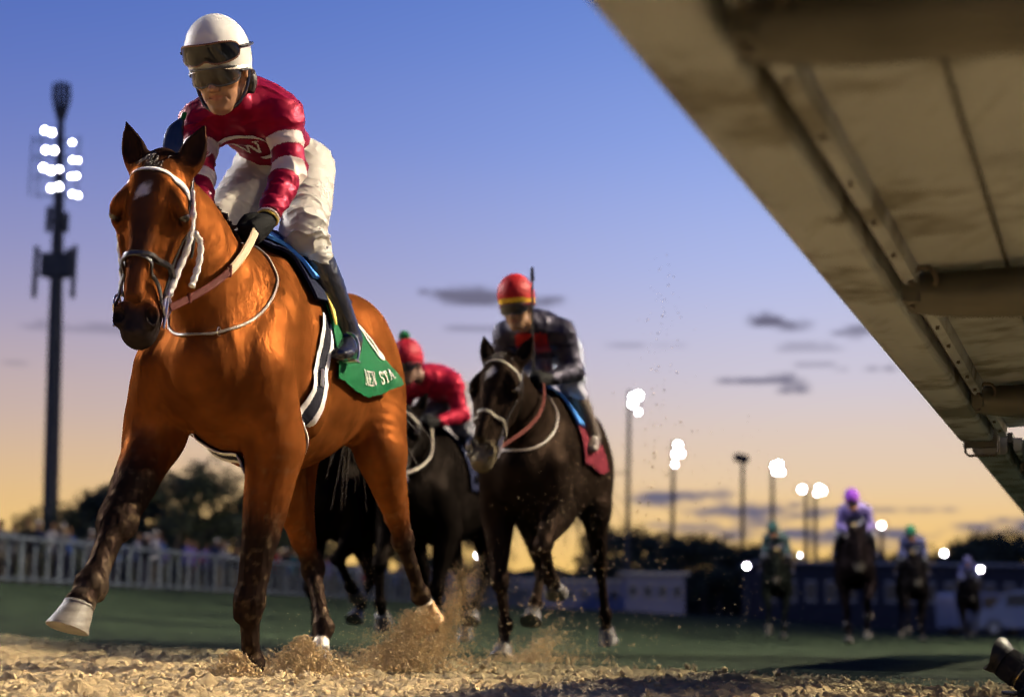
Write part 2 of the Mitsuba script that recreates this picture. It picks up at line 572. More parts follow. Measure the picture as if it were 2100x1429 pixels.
def clod_field(pts, r, seed):
    """Many small rough lumps as one mesh."""
    g = np.random.default_rng(seed)
    V, Fc, k = [], [], 0
    for lvl, nb, sel in ((-1, 12, r < 0.0045), (0, 12, (r >= 0.0045) & (r < 0.012)), (1, 8, r >= 0.012)):
        base = trimesh.creation.icosphere(lvl, 1.0) if lvl >= 0 else trimesh.convex.convex_hull(np.vstack([np.eye(3), -np.eye(3)]))
        bv = np.stack([base.vertices * g.uniform(0.55, 1.3, (len(base.vertices), 1)) for _ in range(nb)])
        p, rr = pts[sel], r[sel]
        n = len(p)
        if n == 0:
            continue
        q = nrm(g.normal(size=(n, 4)))
        w, x, y, z = q.T
        R = np.stack([1 - 2 * (y * y + z * z), 2 * (x * y - w * z), 2 * (x * z + w * y), 2 * (x * y + w * z), 1 - 2 * (x * x + z * z), 2 * (y * z - w * x), 2 * (x * z - w * y), 2 * (y * z + w * x), 1 - 2 * (x * x + y * y)], -1).reshape(n, 3, 3)
        v = bv[g.integers(0, nb, n)] * g.uniform(0.6, 1.35, (n, 1, 3))
        v = np.einsum('nij,nvj->nvi', R, v) * rr[:, None, None] + p[:, None]
        m = len(base.vertices)
        V.append(v.reshape(-1, 3))
        Fc.append((base.faces[None] + (np.arange(n) * m)[:, None, None]).reshape(-1, 3) + k)
        k += n * m
    return trimesh.Trimesh(np.vstack(V), np.vstack(Fc), process=False)


g = np.random.default_rng(5)
n = 62000
y = 1 / (1 / 4.3 + (1 / 13.5 - 1 / 4.3) * g.uniform(0, 1, n) ** 0.8)
x = g.uniform(-0.40, 0.36, n) * y
keep = y < np.interp(x, LIT_DIRT_EDGE[:, 0], LIT_DIRT_EDGE[:, 1]) + 0.05
x, y = x[keep], y[keep]
r = (0.0012 + 0.0022 * g.uniform(0, 1, len(x)) + 0.012 * g.uniform(0, 1, len(x)) ** 26) * np.clip(y / 6.0, 0.9, 1.3)
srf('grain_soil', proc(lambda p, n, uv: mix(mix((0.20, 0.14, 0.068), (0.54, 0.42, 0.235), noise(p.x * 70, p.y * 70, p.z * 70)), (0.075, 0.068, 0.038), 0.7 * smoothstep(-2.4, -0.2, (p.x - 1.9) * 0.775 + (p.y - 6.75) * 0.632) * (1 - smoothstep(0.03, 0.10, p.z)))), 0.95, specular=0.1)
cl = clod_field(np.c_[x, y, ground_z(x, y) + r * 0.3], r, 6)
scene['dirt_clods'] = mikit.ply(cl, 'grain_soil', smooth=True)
labels['dirt_clods'] = {'kind': 'stuff', 'label': 'loose clods of tan dirt strewn over the harrowed track', 'category': 'dirt'}


# ------------------------------------------------------------------ floodlight towers
srf('dark_steel', proc(lambda p, n, uv: mix((0.018, 0.022, 0.026), (0.045, 0.05, 0.055), fbm(p.x * 3, p.y * 3, p.z * 1.2, 3))), 0.55, metallic=0.3)
srf('lamp_body', (0.25, 0.26, 0.28), 0.4, metallic=0.5)
srf('lamp_glass', (0.6, 0.6, 0.6), 0.3)


def glow(c, power, weight):
    return {'emitter': {'type': 'area', 'radiance': rgb(*(np.asarray(c) * power)), 'sampling_weight': float(weight)}}


def lamp_unit(key, o, aim, r, c, power, weight=0.02, depth=None):
    """A round floodlight: a bowl-shaped housing and its lit glass facing aim."""
    aim = nrm(aim)
    M = frame(o, aim, (0, 0, 1) if abs(aim[2]) < 0.95 else (1, 0, 0))
    a = np.linspace(0, 2 * np.pi, 25)[:-1]
    D = depth or r * 1.1
    rings = [np.stack([a * 0 + x, rr * np.cos(a), rr * np.sin(a)], -1) for x, rr in ((-D, 0.3 * r), (-0.85 * D, 0.55 * r), (-0.3 * D, 0.95 * r), (0, 1.05 * r), (0.04 * D, 1.05 * r), (0.04 * D, 0.98 * r), (-0.1 * D, 0.92 * r))]
    lk = obj('lamp', place(loft(np.array(rings)), M), 'lamp_body', key, smooth=40)
    d = trimesh.creation.cylinder(0.9 * r, 0.03 * r, sections=24)
    d.apply_transform(trimesh.transformations.rotation_matrix(np.pi / 2, [0, 1, 0]))
    d.apply_translation([0.0, 0, 0])
    k = obj('glass', place(d, M), 'lamp_glass', lk, smooth=False)
    scene[k].update(glow(c, power, weight))
    return lk


def flood_bank(key, o, target, cols, rows, K, gap=0.62, r=0.25, weight=1.0):
    """The lit bank of a floodlight tower: rows of lamps on cross bars, aimed at the track."""
    f = nrm(np.asarray(target) - np.asarray(o))
    M = frame(o, f)
    obj('cross_bar', place(cat([box([-0.3, 0, (j - (rows - 1) / 2) * gap], [0.08, cols * gap, 0.08]) for j in range(rows)] + [box([-0.36, s * cols * gap * 0.3, 0], [0.06, 0.06, rows * gap]) for s in (-1, 1)]), M), 'dark_steel', key)
    area = cols * rows * math.pi * (0.9 * r) ** 2
    for i in range(cols):
        for j in range(rows):
            lamp_unit(key, ap(M, [0, (i - (cols - 1) / 2) * gap, (j - (rows - 1) / 2) * gap]), f, r, K['tint'], K['power'] * 3.0 / area, weight)


def off_frame_tower(K, label):
    key = thing('floodlight_tower', label, 'floodlight tower', 'floodlight towers over the track')
    o = np.array(K['pos'], float)
    tgt = np.array([-0.9, 6.3, 1.2])
    f = nrm(tgt - o)
    b = o - f * np.array([1, 1, 0]) * 0.7
    obj('pole', tube([(b[0], b[1], -0.5), (b[0], b[1], o[2] * 0.5), (b[0], b[1], o[2] + 1.2)], [0.24, 0.20, 0.14], 16, 1), 'dark_steel', key, smooth=40)
    flood_bank(key, o, tgt, 3, 2, K)
    return key


off_frame_tower(KEY_RIGHT, 'tall floodlight tower standing beyond the rail, lighting the track')
off_frame_tower(KEY_RIGHT2, 'added unseen floodlight tower beyond the rail, put in to soften the rail shadow')
off_frame_tower(KEY_LEFT, 'tall floodlight tower standing beyond the left fence, lighting the track')

# the tower in the picture, far off on the left, with phone aerials on its pole
TY = 105.0
tower = thing('floodlight_tower', 'tall dark floodlight tower with lit lamps and phone aerials behind the crowd on the left', 'floodlight tower')
b0, top = at(103, 1060, TY), at(126, 200, TY)
S = TY / FOC                      # metres per photograph pixel out there
lean = (top - b0) / np.linalg.norm(top - b0)
pz = lambda py: at(np.interp(py, [200, 1060], [126, 103]), py, TY)
obj('pole', tube([b0 - lean * 4, pz(700), pz(400), pz(250)], [16 * S, 15 * S, 11 * S, 7 * S], 20, 1), 'dark_steel', tower, smooth=40)
for i, (dx, y0, y1) in enumerate(((-15, 172, 235), (-5, 168, 232), (5, 168, 232), (15, 172, 235))):
    obj('aerial', tube([pz(y0) + [dx * S, 0, 0], pz(0.5 * y0 + 0.5 * y1) + [dx * 1.05 * S, 0, 0], pz(y1 + 14) + [dx * 0.35 * S, 0, 0]], [4.2 * S, 4.6 * S, 3.0 * S], 8, 4), 'dark_steel', tower, smooth=True)
for dx, y0, y1, w in ((-17, 425, 480, 12), (19, 437, 480, 12), (-42, 505, 615, 10), (38, 502, 615, 10), (-27, 520, 570, 10), (26, 510, 570, 12)):
    obj('aerial_panel', bevel_box(0.5 * (pz(y0) + pz(y1)) + [dx * S, -0.3, 0], [w * S, 8 * S, (y1 - y0) * S], 1.5 * S), 'dark_steel', tower)
for pc in (box(pz(520), [84 * S, 4 * S, 4 * S]), box(pz(565), [84 * S, 4 * S, 4 * S]), bevel_box(pz(545), [56 * S, 26 * S, 52 * S], 4 * S), box(pz(455), [44 * S, 4 * S, 4 * S])):
    obj('aerial_frame', pc, 'dark_steel', tower)
LAMP_W = (1.0, 0.97, 0.93)
for px, py, rr in ((92, 268, 15), (106, 272, 15), (94, 308, 15), (111, 309, 15), (89, 344, 16), (105, 350, 16), (122, 347, 11), (105, 386, 15), (121, 383, 15),
                   (148, 292, 11), (149, 328, 11), (160, 329, 9), (146, 362, 11), (157, 361, 10), (148, 398, 11), (160, 401, 11)):
    lamp_unit(tower, at(px, py, TY - 0.6), (0.12, -1.0, -0.22), rr * 0.36 * S, LAMP_W, 60.0, 0.01)
obj('lamp_frame', cat([box(at(112, yy, TY), [(92 if yy < 400 else 86) * S, 2.5 * S, 2.5 * S]) for yy in (288, 324, 364, 402)] + [box(at(xx, 340, TY), [2.5 * S, 2.5 * S, 130 * S]) for xx in (64, 80, 160)]), 'dark_steel', tower)
# ------------------------------------------------------------------ the guard rail overhead
def rail_paint(p, n, uv):
    a = fbm(p.x * 2.2, p.y * 2.2, p.z * 2.2, 4)
    b = fbm(p.x * 26, p.y * 7, p.z * 26, 3)
    c = smoothstep(0.46, 0.70, fbm(p.x * 5 + 9, p.y * 5, p.z * 5, 4))
    base = mix((0.135, 0.148, 0.160), (0.215, 0.232, 0.248), a)
    base = mix(base, (0.062, 0.058, 0.046), dr.clip(0.9 * c, 0, 1))
    return mix(base, (0.07, 0.07, 0.035), 0.5 * smoothstep(0.55, 0.8, b) * a)


bumped('rail_paint', proc(rail_paint), 0.5, lambda p, n, uv: fbm(p.x * 40, p.y * 40, p.z * 40, 3), 0.0012)
srf('rail_dark', proc(lambda p, n, uv: mix((0.012, 0.011, 0.009), (0.05, 0.046, 0.034), fbm(p.x * 14, p.y * 14, p.z * 14, 3))), 0.7)
srf('rail_bracket', proc(lambda p, n, uv: mix((0.020, 0.020, 0.017), (0.055, 0.053, 0.044), fbm(p.x * 8, p.y * 8, p.z * 8, 3))), 0.45, metallic=0.3)  # bracket tone darkened: the shade on the arms is in the colour
srf('bolt_steel', (0.05, 0.04, 0.03), 0.5, metallic=0.6)
RAIL_O = np.array([0.113, 2.25, 0.0])           # under the rail's outer lower edge
RAIL_AX = np.array([RAIL_DIR, -RAIL_OUT, [0, 0, 1.0]])


def rp(a, c, z):
    """Point of the rail: a metres along it, c metres across to the right of its track edge, height z."""
    return RAIL_O + RAIL_DIR * a + RAIL_OUT * c + np.array([0, 0, z])


def rail_prism(section, a0, a1, cuts=1):
    """A profile (c, z) pulled along the rail."""
    sec = np.array(section, float)
    return loft(np.array([[rp(a, c, z) for c, z in sec] for a in np.linspace(a0, a1, cuts + 1)]))


def arc_pts(c, z, r, a0, a1, n=6):
    return [(c + r * math.cos(t), z + r * math.sin(t)) for t in np.radians(np.linspace(a0, a1, n))]


def guard_rail(a0, a1, c0, z0, arms, label, seam):
    key = thing('guard_rail', label, 'rail')
    # hollow edge beam with rounded lower corners
    sec = arc_pts(c0 + 0.025, z0 + 0.025, 0.025, 180, 270) + arc_pts(c0 + 0.135, z0 + 0.02, 0.02, 270, 360) + [(c0 + 0.155, z0 + 0.11), (c0, z0 + 0.12)]
    obj('edge_beam', rail_prism(sec, a0, a1), 'rail_paint', key, smooth=50)
    # lip behind the groove and the two deck panels above it
    obj('groove', rail_prism([(c0 + 0.157, z0 + 0.055), (c0 + 0.180, z0 + 0.055), (c0 + 0.180, z0 + 0.10), (c0 + 0.157, z0 + 0.10)], a0, a1), 'rail_dark', key, smooth=30)
    obj('lip', rail_prism([(c0 + 0.182, z0 + 0.020), (c0 + 0.190, z0 + 0.012), (c0 + 0.215, z0 + 0.018), (c0 + 0.222, z0 + 0.075), (c0 + 0.182, z0 + 0.075)], a0, a1), 'rail_paint', key, smooth=40)
    z = z0 + 0.055
    for p0, p1, dz in ((0.224, seam, 0.0), (seam - 0.004, 0.72, 0.014)):
        s = 0.06
        obj('deck_panel', rail_prism([(c0 + p0, z + dz), (c0 + p1, z + dz + s * (p1 - p0)), (c0 + p1, z + dz + s * (p1 - p0) + 0.012), (c0 + p0, z + dz + 0.012)], a0, a1 - 0.02), 'rail_paint', key, smooth=30)
        obj('seam_fold', rail_prism([(c0 + p1 - 0.010, z + dz + s * (p1 - p0) - 0.010), (c0 + p1 - 0.002, z + dz + s * (p1 - p0) - 0.010), (c0 + p1 - 0.002, z + dz + s * (p1 - p0) - 0.001), (c0 + p1 - 0.010, z + dz + s * (p1 - p0) - 0.001)], a0, a1 - 0.02), 'rail_bracket', key, smooth=30)
    for a in arms:
        # gooseneck arm: leaves the beam, runs out under the deck and bends down to its post
        path = [rp(a, c0 + 0.19, z0 + 0.0), rp(a, c0 + 0.35, z0 - 0.008), rp(a, c0 + 0.60, z0 - 0.012), rp(a, c0 + 0.80, z0 - 0.05), rp(a, c0 + 0.96, z0 - 0.20), rp(a, c0 + 1.02, z0 - 0.45), rp(a, c0 + 1.04, -0.2)]
        obj('arm', tube(path, [0.050, 0.062, 0.066, 0.066, 0.062, 0.058, 0.055], 16, 5), 'rail_bracket', key, smooth=True)  # radii widened to take in the shadow beside each arm
        obj('arm_plate', bevel_box(rp(a, c0 + 0.20, z0 + 0.0), (0.11, 0.045, 0.07), 0.006, RAIL_AX), 'rail_bracket', key)
        t = np.linspace(-0.2 * np.pi, 1.2 * np.pi, 15)
        o = rp(a - 0.075, c0 + 0.235, z0 + 0.02)
        obj('hook', tube(o + 0.030 * np.cos(t)[:, None] * RAIL_OUT + 0.030 * np.sin(t)[:, None] * np.array([0, 0, 1.0]) - RAIL_DIR * 0.004 * t[:, None], 0.007, 8, 1), 'bolt_steel', key, smooth=True)
        for q in (-0.035, 0.035):
            b = trimesh.creation.cylinder(0.008, 0.012, sections=6)
            b.apply_translation(rp(a + q, c0 + 0.20, z0 - 0.038))
            obj('bolt', b, 'bolt_steel', key, smooth=False)
    for a in np.arange(a0 + 0.25, a1, 0.33):
        b = trimesh.creation.cylinder(0.006, 0.012, sections=8)
        b.apply_translation(rp(a, c0 + 0.203, z0 + 0.012))
        obj('rivet', b, 'bolt_steel', key, smooth=False)
    return key


RZ = 1.05
k = guard_rail(-3.5, 5.62, 0.0, RZ, (-2.0, 0.10, 2.12, 4.22), 'weathered cream guard rail seen from below, nearest section overhead', 0.44)
# end loop of the near section
t = np.linspace(0, 2 * np.pi, 25)
lo = np.array([(0.03, 0.0), (0.03, -0.055), (0.045, -0.070), (0.16, -0.070), (0.175, -0.055), (0.175, 0.0)])
obj('end_loop', tube([rp(5.63, c, RZ + z + 0.005) for c, z in lo], 0.006, 8, 1), 'bolt_steel', k, smooth=True)
obj('end_plate', bevel_box(rp(5.64, 0.10, RZ + 0.02), (0.012, 0.16, 0.10), 0.004, RAIL_AX), 'rail_bracket', k)
guard_rail(5.70, 14.0, 0.055, RZ - 0.055, (6.3, 8.4, 10.5, 12.6), 'next section of the cream guard rail, further along on the right', 0.44)
# ------------------------------------------------------------------ fence and crowd on the left
F0, F1 = np.array([-12.7, 41.0]), np.array([-6.5, 63.0])
FD = nrm(F1 - F0)
FN = np.array([-FD[1], FD[0]])                     # away from the track
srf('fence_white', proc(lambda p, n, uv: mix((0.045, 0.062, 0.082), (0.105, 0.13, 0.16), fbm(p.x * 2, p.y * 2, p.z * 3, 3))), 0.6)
fz = lambda q: float(bank(q[0], q[1]))


def fpt(s, off=0.0):
    q = F0 + FD * s + FN * off
    return q


FAX = np.array([[FD[0], FD[1], 0], [FN[0], FN[1], 0], [0, 0, 1.0]])
fence = thing('rail_fence', 'long white picket fence on the far side of the track before the crowd', 'fence')
S0, S1 = -10.0, 62.0
for a in np.arange(S0, S1, 6.0):
    qa, qb = fpt(a), fpt(a + 5.97)
    m_ = 0.5 * (qa + qb)
    z = 0.5 * (fz(qa) + fz(qb))
    obj('rail', bevel_box((m_[0], m_[1], z + 1.16), (5.97, 0.09, 0.10), 0.012, FAX), 'fence_white', fence)
    obj('lower_rail', bevel_box((m_[0], m_[1], z + 0.14), (5.97, 0.05, 0.07), 0.010, FAX), 'fence_white', fence)
for i, a in enumerate(np.arange(S0 + 0.3, S1, 0.62)):
    q = fpt(a)
    big = i % 3 == 0
    w = 0.15 if big else 0.085
    hgt = 1.24 if big else 1.08
    obj('post' if big else 'picket', bevel_box((q[0] + FN[0] * 0.075, q[1] + FN[1] * 0.075, fz(q) + hgt / 2 - 0.06), (w, 0.05, hgt), 0.008, FAX), 'fence_white', fence)

SHIRTS = {'blue': (0.03, 0.07, 0.26), 'white': (0.36, 0.36, 0.42), 'red': (0.26, 0.015, 0.02), 'black': (0.01, 0.01, 0.012), 'grey': (0.11, 0.11, 0.13), 'purple': (0.13, 0.10, 0.36), 'teal': (0.02, 0.12, 0.16), 'navy': (0.012, 0.018, 0.06)}
srf('crowd_cloth', {'type': 'mesh_attribute', 'name': 'vertex_color'}, 0.9, specular=0.05)


def spectator(seed, shirt):
    g_ = np.random.default_rng(seed)
    B = Blob()
    B.limb([(0, 0, 0.92), (0, 0, 1.15), (0, 0, 1.40)], [0.16, 0.15, 0.17], [0.12, 0.11, 0.11], k=0.05, n=2)
    B.limb([(0, 0, 1.40), (0.02, 0, 1.52)], [0.06, 0.055], k=0.04)
    B.ell((0.03, 0, 1.63), (0.095, 0.078, 0.115), k=0.03)
    up = g_.uniform(0, 1)
    for s in (-1, 1):
        e = np.array([0.10 + 0.15 * up, s * 0.27, 1.12 + 0.05 * up])
        w = np.array([0.28, s * (0.20 - 0.1 * up), 1.08 + 0.38 * up * g_.uniform(0.3, 1)])
        B.limb([(0, s * 0.18, 1.38), e, w], [0.065, 0.05, 0.04], k=0.04, n=2)
        B.limb([(0, s * 0.09, 0.92), (0.02, s * 0.11, 0.50), (0.0, s * 0.11, 0.06)], [0.095, 0.07, 0.055], k=0.04, n=2)
        B.limb([(-0.05, s * 0.11, 0.03), (0.14, s * 0.13, 0.03)], [0.05, 0.045], k=0.03)
    m = B.mesh(0.032, 1)
    P = np.asarray(m.vertices)
    col = np.tile(np.asarray(shirt, float), (len(P), 1))
    col[P[:, 2] < 0.90] = (0.02, 0.022, 0.035) if seed % 2 else (0.05, 0.045, 0.04)
    col[P[:, 2] > 1.50] = (0.10, 0.058, 0.04)
    hair = (P[:, 2] > 1.66) | ((P[:, 2] > 1.56) & (P[:, 0] < 0.0))
    col[hair] = ((0.015, 0.01, 0.008), (0.10, 0.06, 0.03), (0.3, 0.3, 0.3))[seed % 3]
    return mikit.ply(m, 'crowd_cloth', smooth=True, color=col)


# a clipped hedge behind the crowd
srf('hedge_leaf', proc(lambda p, n, uv: mix((0.006, 0.010, 0.006), (0.025, 0.032, 0.016), noise(p.x * 3, p.y * 3, p.z * 3))), 0.9)


def hedge(qa, qb, hgt, label, thick=1.2):
    """A long rough hedge with a ragged top."""
    n_ = int(np.linalg.norm(qb - qa) / 0.5)
    d_ = nrm(qb - qa)
    o_ = np.array([-d_[1], d_[0]])
    rings_ = []
    for i in range(n_ + 1):
        q = qa + (qb - qa) * i / n_
        z0 = float(bank(*q)) - 0.3
        h_ = hgt * (0.82 + 0.30 * float(meshkit.fbm(np.array([i * 0.33, hgt, 2.0]), 3)))
        sec = [(-0.5, 0), (-0.55, 0.5), (-0.48, 0.85), (-0.25, 1.0), (0.2, 1.02), (0.48, 0.85), (0.55, 0.5), (0.5, 0)]
        rings_.append([(q[0] + o_[0] * a * thick, q[1] + o_[1] * a * thick, z0 + b * (h_ + 0.3)) for a, b in sec])
    m_ = loft(np.array(rings_))
    return solo('hedge', m_, 'hedge_leaf', label, 'hedge', smooth=60)


hedge(fpt(S0, 4.2), fpt(S1 + 12, 4.2), 1.65, 'long dark clipped hedge behind the crowd on the left')
hedge(np.array([-4.0, 128.0]), np.array([62.0, 136.0]), 3.4, 'tall dark hedge under the far trees on the right', 2.0)

variants = [(c, spectator(31 + i, 0.55 * np.array(SHIRTS[c]))) for i, c in enumerate(list(SHIRTS) + ['blue', 'white', 'black', 'grey'])]
g = np.random.default_rng(21)
for row, (off, nrow) in enumerate(((0.75, 58), (1.55, 52), (2.5, 44))):
    for i in range(nrow):
        if g.uniform() < 0.12:
            continue
        a = S0 + 1 + (S1 - S0 - 2) * (i + g.uniform(0.1, 0.9)) / nrow
        q = fpt(a, off + g.uniform(-0.25, 0.25))
        c, d0 = variants[g.integers(0, len(variants))]
        key = thing('person', f'spectator in a {c} top standing in the crowd behind the white fence', 'person', f'spectators in {c} tops behind the fence')
        ang = math.degrees(math.atan2(-FN[1], -FN[0])) + g.uniform(-35, 35)
        scene[key] = {**d0, 'to_world': T().translate([float(q[0]), float(q[1]), float(bank(*q)) - 0.01]).rotate([0, 0, 1], float(ang)).scale(float(g.uniform(0.93, 1.08)))}

# ------------------------------------------------------------------ trees
srf('tree_leaf', proc(lambda p, n, uv: mix((0.012, 0.020, 0.010), (0.050, 0.065, 0.028), noise(p.x * 1.5, p.y * 1.5, p.z * 1.5))), 0.8)
srf('tree_bark', (0.045, 0.035, 0.028), 0.9)


def tree_meshes(seed, H, R, base, n=2600, spike=0.0):
    """Trunk with limbs, and a crown of leaf clumps spread along the limbs."""
    g_ = np.random.default_rng(seed)
    limbs, tips = [tube([(0, 0, -0.3), (0.05 * H * g_.normal(), 0.05 * R, 0.35 * H), (0.0, 0.0, 0.85 * H)], [0.035 * H, 0.026 * H, 0.006 * H], 8, 3)], []
    for i in range(13):
        t = g_.uniform(base, 0.92)
        a = g_.uniform(0, 2 * np.pi)
        r = R * (1.0 - 0.75 * abs(t - 0.5 - 0.1 * spike) ** 1.2 * 2) * g_.uniform(0.6, 1.1)
        e = np.array([r * math.cos(a), r * math.sin(a), t * H + r * g_.uniform(0.05, 0.55)])
        o = np.array([0, 0, t * H * 0.85])
        limbs.append(tube([o, 0.5 * (o + e) + [0, 0, 0.06 * H], e], [0.012 * H, 0.008 * H, 0.003 * H], 6, 2))
        for s in (0.45, 0.75, 1.0):
            tips.append((o + (e - o) * s, 0.16 * R + 0.22 * R * g_.uniform()))
    tips.append((np.array([0, 0, 0.92 * H]), 0.3 * R))
    V, F = [], []
    per = n // len(tips)
    for c, r in tips:
        d = nrm(g_.normal(size=(per, 3)))
        p = c + d * (r * g_.uniform(0.2, 1.0, per) ** 0.5)[:, None] * [1.15, 1.15, 0.85]
        u = nrm(g_.normal(size=(per, 3)))
        w = nrm(np.cross(u, d + 0.3 * g_.normal(size=(per, 3))))
        s = (0.09 + 0.10 * g_.uniform(size=per))[:, None] * (H / 6.5) ** 0.5
        k = len(F) * 0
        V.append(np.stack([p - u * s, p + w * s * 0.6, p + u * s, p - w * s * 0.6], 1).reshape(-1, 3))
    V = np.vstack(V)
    k = np.arange(len(V) // 4) * 4
    F = np.vstack([np.stack([k, k + 1, k + 2], -1), np.stack([k, k + 2, k + 3], -1)])
    return mikit.ply(cat(limbs), 'tree_bark', smooth=True), mikit.ply(trimesh.Trimesh(V, F, process=False), 'tree_leaf')


TREES = [tree_meshes(3, 6.8, 3.2, 0.22), tree_meshes(8, 6.2, 2.5, 0.18), tree_meshes(12, 5.2, 2.7, 0.25), tree_meshes(17, 6.4, 1.9, 0.12, 2400, 0.6)]


def tree(x, y, v, s, label, group, ang):
    key = thing('tree', label, 'tree', group)
    Wt = T().translate([float(x), float(y), float(bank(x, y)) - 0.05]).rotate([0, 0, 1], float(ang)).scale(float(s))
    scene[key + '__trunk'] = {**TREES[v][0], 'to_world': Wt}
    scene[key + '__crown'] = {**TREES[v][1], 'to_world': Wt}


g = np.random.default_rng(33)
for px, top, y, v in ((225, 985, 80, 3), (262, 1000, 84, 2), (305, 985, 78, 1), (345, 970, 76, 0), (392, 962, 74, 0), (440, 968, 77, 1), (490, 980, 75, 0), (545, 990, 80, 1), (600, 1000, 82, 0), (655, 1010, 86, 2), (800, 1075, 110, 2), (860, 1060, 105, 1), (920, 1065, 112, 0), (980, 1060, 108, 2), (150, 1040, 96, 2), (40, 1048, 100, 1)):
    p = at(px, top, y)
    h0 = (6.8, 6.2, 5.2, 6.4)[v]
    tree(p[0], y, v, (p[2] - bank(p[0], y)) / h0, 'dark bushy tree behind the crowd and the left fence', 'trees behind the crowd', g.uniform(0, 360))
for i in range(34):
    px = 1215 + 905 * (i + g.uniform(0.1, 0.9)) / 34
    y = 118 + g.uniform(-8, 14)
    top = np.interp(px, [1215, 1330, 1420, 1520, 1560, 1700, 1850, 2000, 2120], [1085, 1092, 1108, 1122, 1135, 1150, 1140, 1112, 1095]) + g.uniform(-10, 12)
    p = at(px, top, y)
    v = int(g.integers(0, 3))
    h0 = (6.8, 6.2, 5.2, 6.4)[v]
    tree(p[0], y, v, (p[2] - bank(p[0], y)) / h0, 'dark tree in the line of trees across the far right background', 'trees along the far right', g.uniform(0, 360))

# ------------------------------------------------------------------ lamp posts on the right
def lamp_post(px, top, y, heads, label, lit=True, bar=None, base=1130):
    key = thing('lamp_post', label, 'lamp post')
    s = y / FOC
    tp = at(px, top, y)
    b = np.array([tp[0] - 0.012 * tp[2], y, float(bank(tp[0], y)) - 0.3])
    obj('pole', tube([b, 0.5 * (b + tp), tp], [5.5 * s, 4.6 * s, 3.6 * s], 10, 1), 'dark_steel', key, smooth=40)
    hs_ = [at(hx, hy, y - 0.4) for hx, hy, _ in heads]
    c = np.mean(hs_, axis=0)
    obj('cross_bar', bevel_box((c[0], y, c[2]), (max(26 * s, 2.2 * (max(h[0] for h in hs_) - min(h[0] for h in hs_))), 3 * s, 3 * s), 0.5 * s), 'dark_steel', key)
    for (hx, hy, r), o in zip(heads, hs_):
        if lit:
            lamp_unit(key, o, (-0.25, -1.0, -0.2), r * s, LAMP_W, 70.0, 0.01)
        else:
            m_ = trimesh.creation.cylinder(r * s, 1.2 * r * s, sections=14)
            m_.apply_transform(trimesh.transformations.rotation_matrix(np.pi / 2, [1, 0.4, 0]))
            m_.apply_translation(o)
            obj('lamp', m_, 'lamp_body' if False else 'dark_steel', key)
    if bar:
        obj('wire_arm', tube([at(px - 4, bar, y), at(px - 45, bar + 4, y)], 1.6 * s, 6, 1), 'dark_steel', key, smooth=True)


lamp_post(1291, 800, 99, [(1300, 815, 8), (1309, 811, 8), (1298, 828, 7), (1309, 845, 4)], 'tallest lamp post right of the red-capped rider, its lamps lit', bar=968)
lamp_post(1381, 905, 132, [(1390, 912, 6), (1386, 931, 6), (1396, 929, 6), (1384, 952, 4)], 'second lamp post to the right of the red-capped rider with stacked lit lamps')
lamp_post(1523, 938, 134, [(1514, 938, 9), (1526, 941, 9)], 'lamp post with unlit lamps between two lit ones', lit=False)
lamp_post(1584, 950, 142, [(1589, 955, 6), (1597, 952, 6), (1592, 966, 6), (1602, 967, 5)], 'lit lamp post just right of the unlit one')
lamp_post(1653, 1000, 166, [(1645, 1003, 6)], 'lamp post with a single lit lamp left of the purple-capped rider')
lamp_post(1671, 998, 166, [(1680, 1001, 6), (1686, 1006, 6), (1675, 1011, 4)], 'lamp post with a cluster of lit lamps nearest the purple-capped rider')
for px, py, y, lab in ((1808, 1077, 112, 'short lamp post lit between the purple-capped and green-capped riders'), (1892, 1120, 108, 'small lamp post lit right beside the green-capped rider'), (1936, 1134, 104, 'short lit lamp post right of the green-capped rider'),
                       (2011, 1167, 100, 'low lit lamp post nearest the right edge under the rail'), (1531, 1160, 100, 'low lit lamp post left of the blue-green rider in the distance'), (980, 1138, 90, 'low lit lamp seen between the dark horses'), (1640, 1138, 110, 'low dim lamp post beside the purple-capped rider')):
    lamp_post(px, py - 4, y, [(px, py, 5 if px != 1640 else 2)], lab)

# ------------------------------------------------------------------ low buildings and vehicles on the right
srf('navy_wall', proc(lambda p, n, uv: mix((0.003, 0.005, 0.013), (0.008, 0.011, 0.025), fbm(p.x * 0.6, p.y * 0.6, p.z * 1.5, 3))), 0.7)
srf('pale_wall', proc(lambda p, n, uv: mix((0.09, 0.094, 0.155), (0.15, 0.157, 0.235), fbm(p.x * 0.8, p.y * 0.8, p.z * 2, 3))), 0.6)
srf('dark_glass', (0.01, 0.012, 0.018), 0.12)
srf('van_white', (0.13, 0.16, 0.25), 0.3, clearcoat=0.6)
srf('tyre', (0.01, 0.01, 0.01), 0.8)


def low_building(x0, x1, top, y, wall, label, depth=6.0, nwin=5):
    key = thing('low_building', label, 'building')
    a, b = at(x0, top, y), at(x1, top, y)
    z0 = min(float(bank(a[0], y)), float(bank(b[0], y))) - 0.2
    z1 = 0.5 * (a[2] + b[2])
    w, h = b[0] - a[0], z1 - z0
    cx = 0.5 * (a[0] + b[0])
    obj('wall', box((cx, y + depth / 2, z0 + h / 2), (w, depth, h)), wall, key, smooth=False)
    obj('roof', bevel_box((cx, y + depth / 2, z1 + 0.06), (w + 0.5, depth + 0.5, 0.16), 0.03), 'lamp_body', key)
    for i in range(nwin):
        c = a[0] + w * (i + 0.5) / nwin
        f = obj('window', bevel_box((c, y - 0.02, z0 + 0.62 * h), (0.55 * w / nwin, 0.08, 0.30 * h), 0.02), 'lamp_body', key)
        obj('pane', box((c, y - 0.05, z0 + 0.62 * h), (0.48 * w / nwin, 0.05, 0.24 * h)), 'dark_glass', f, smooth=False)
    return key


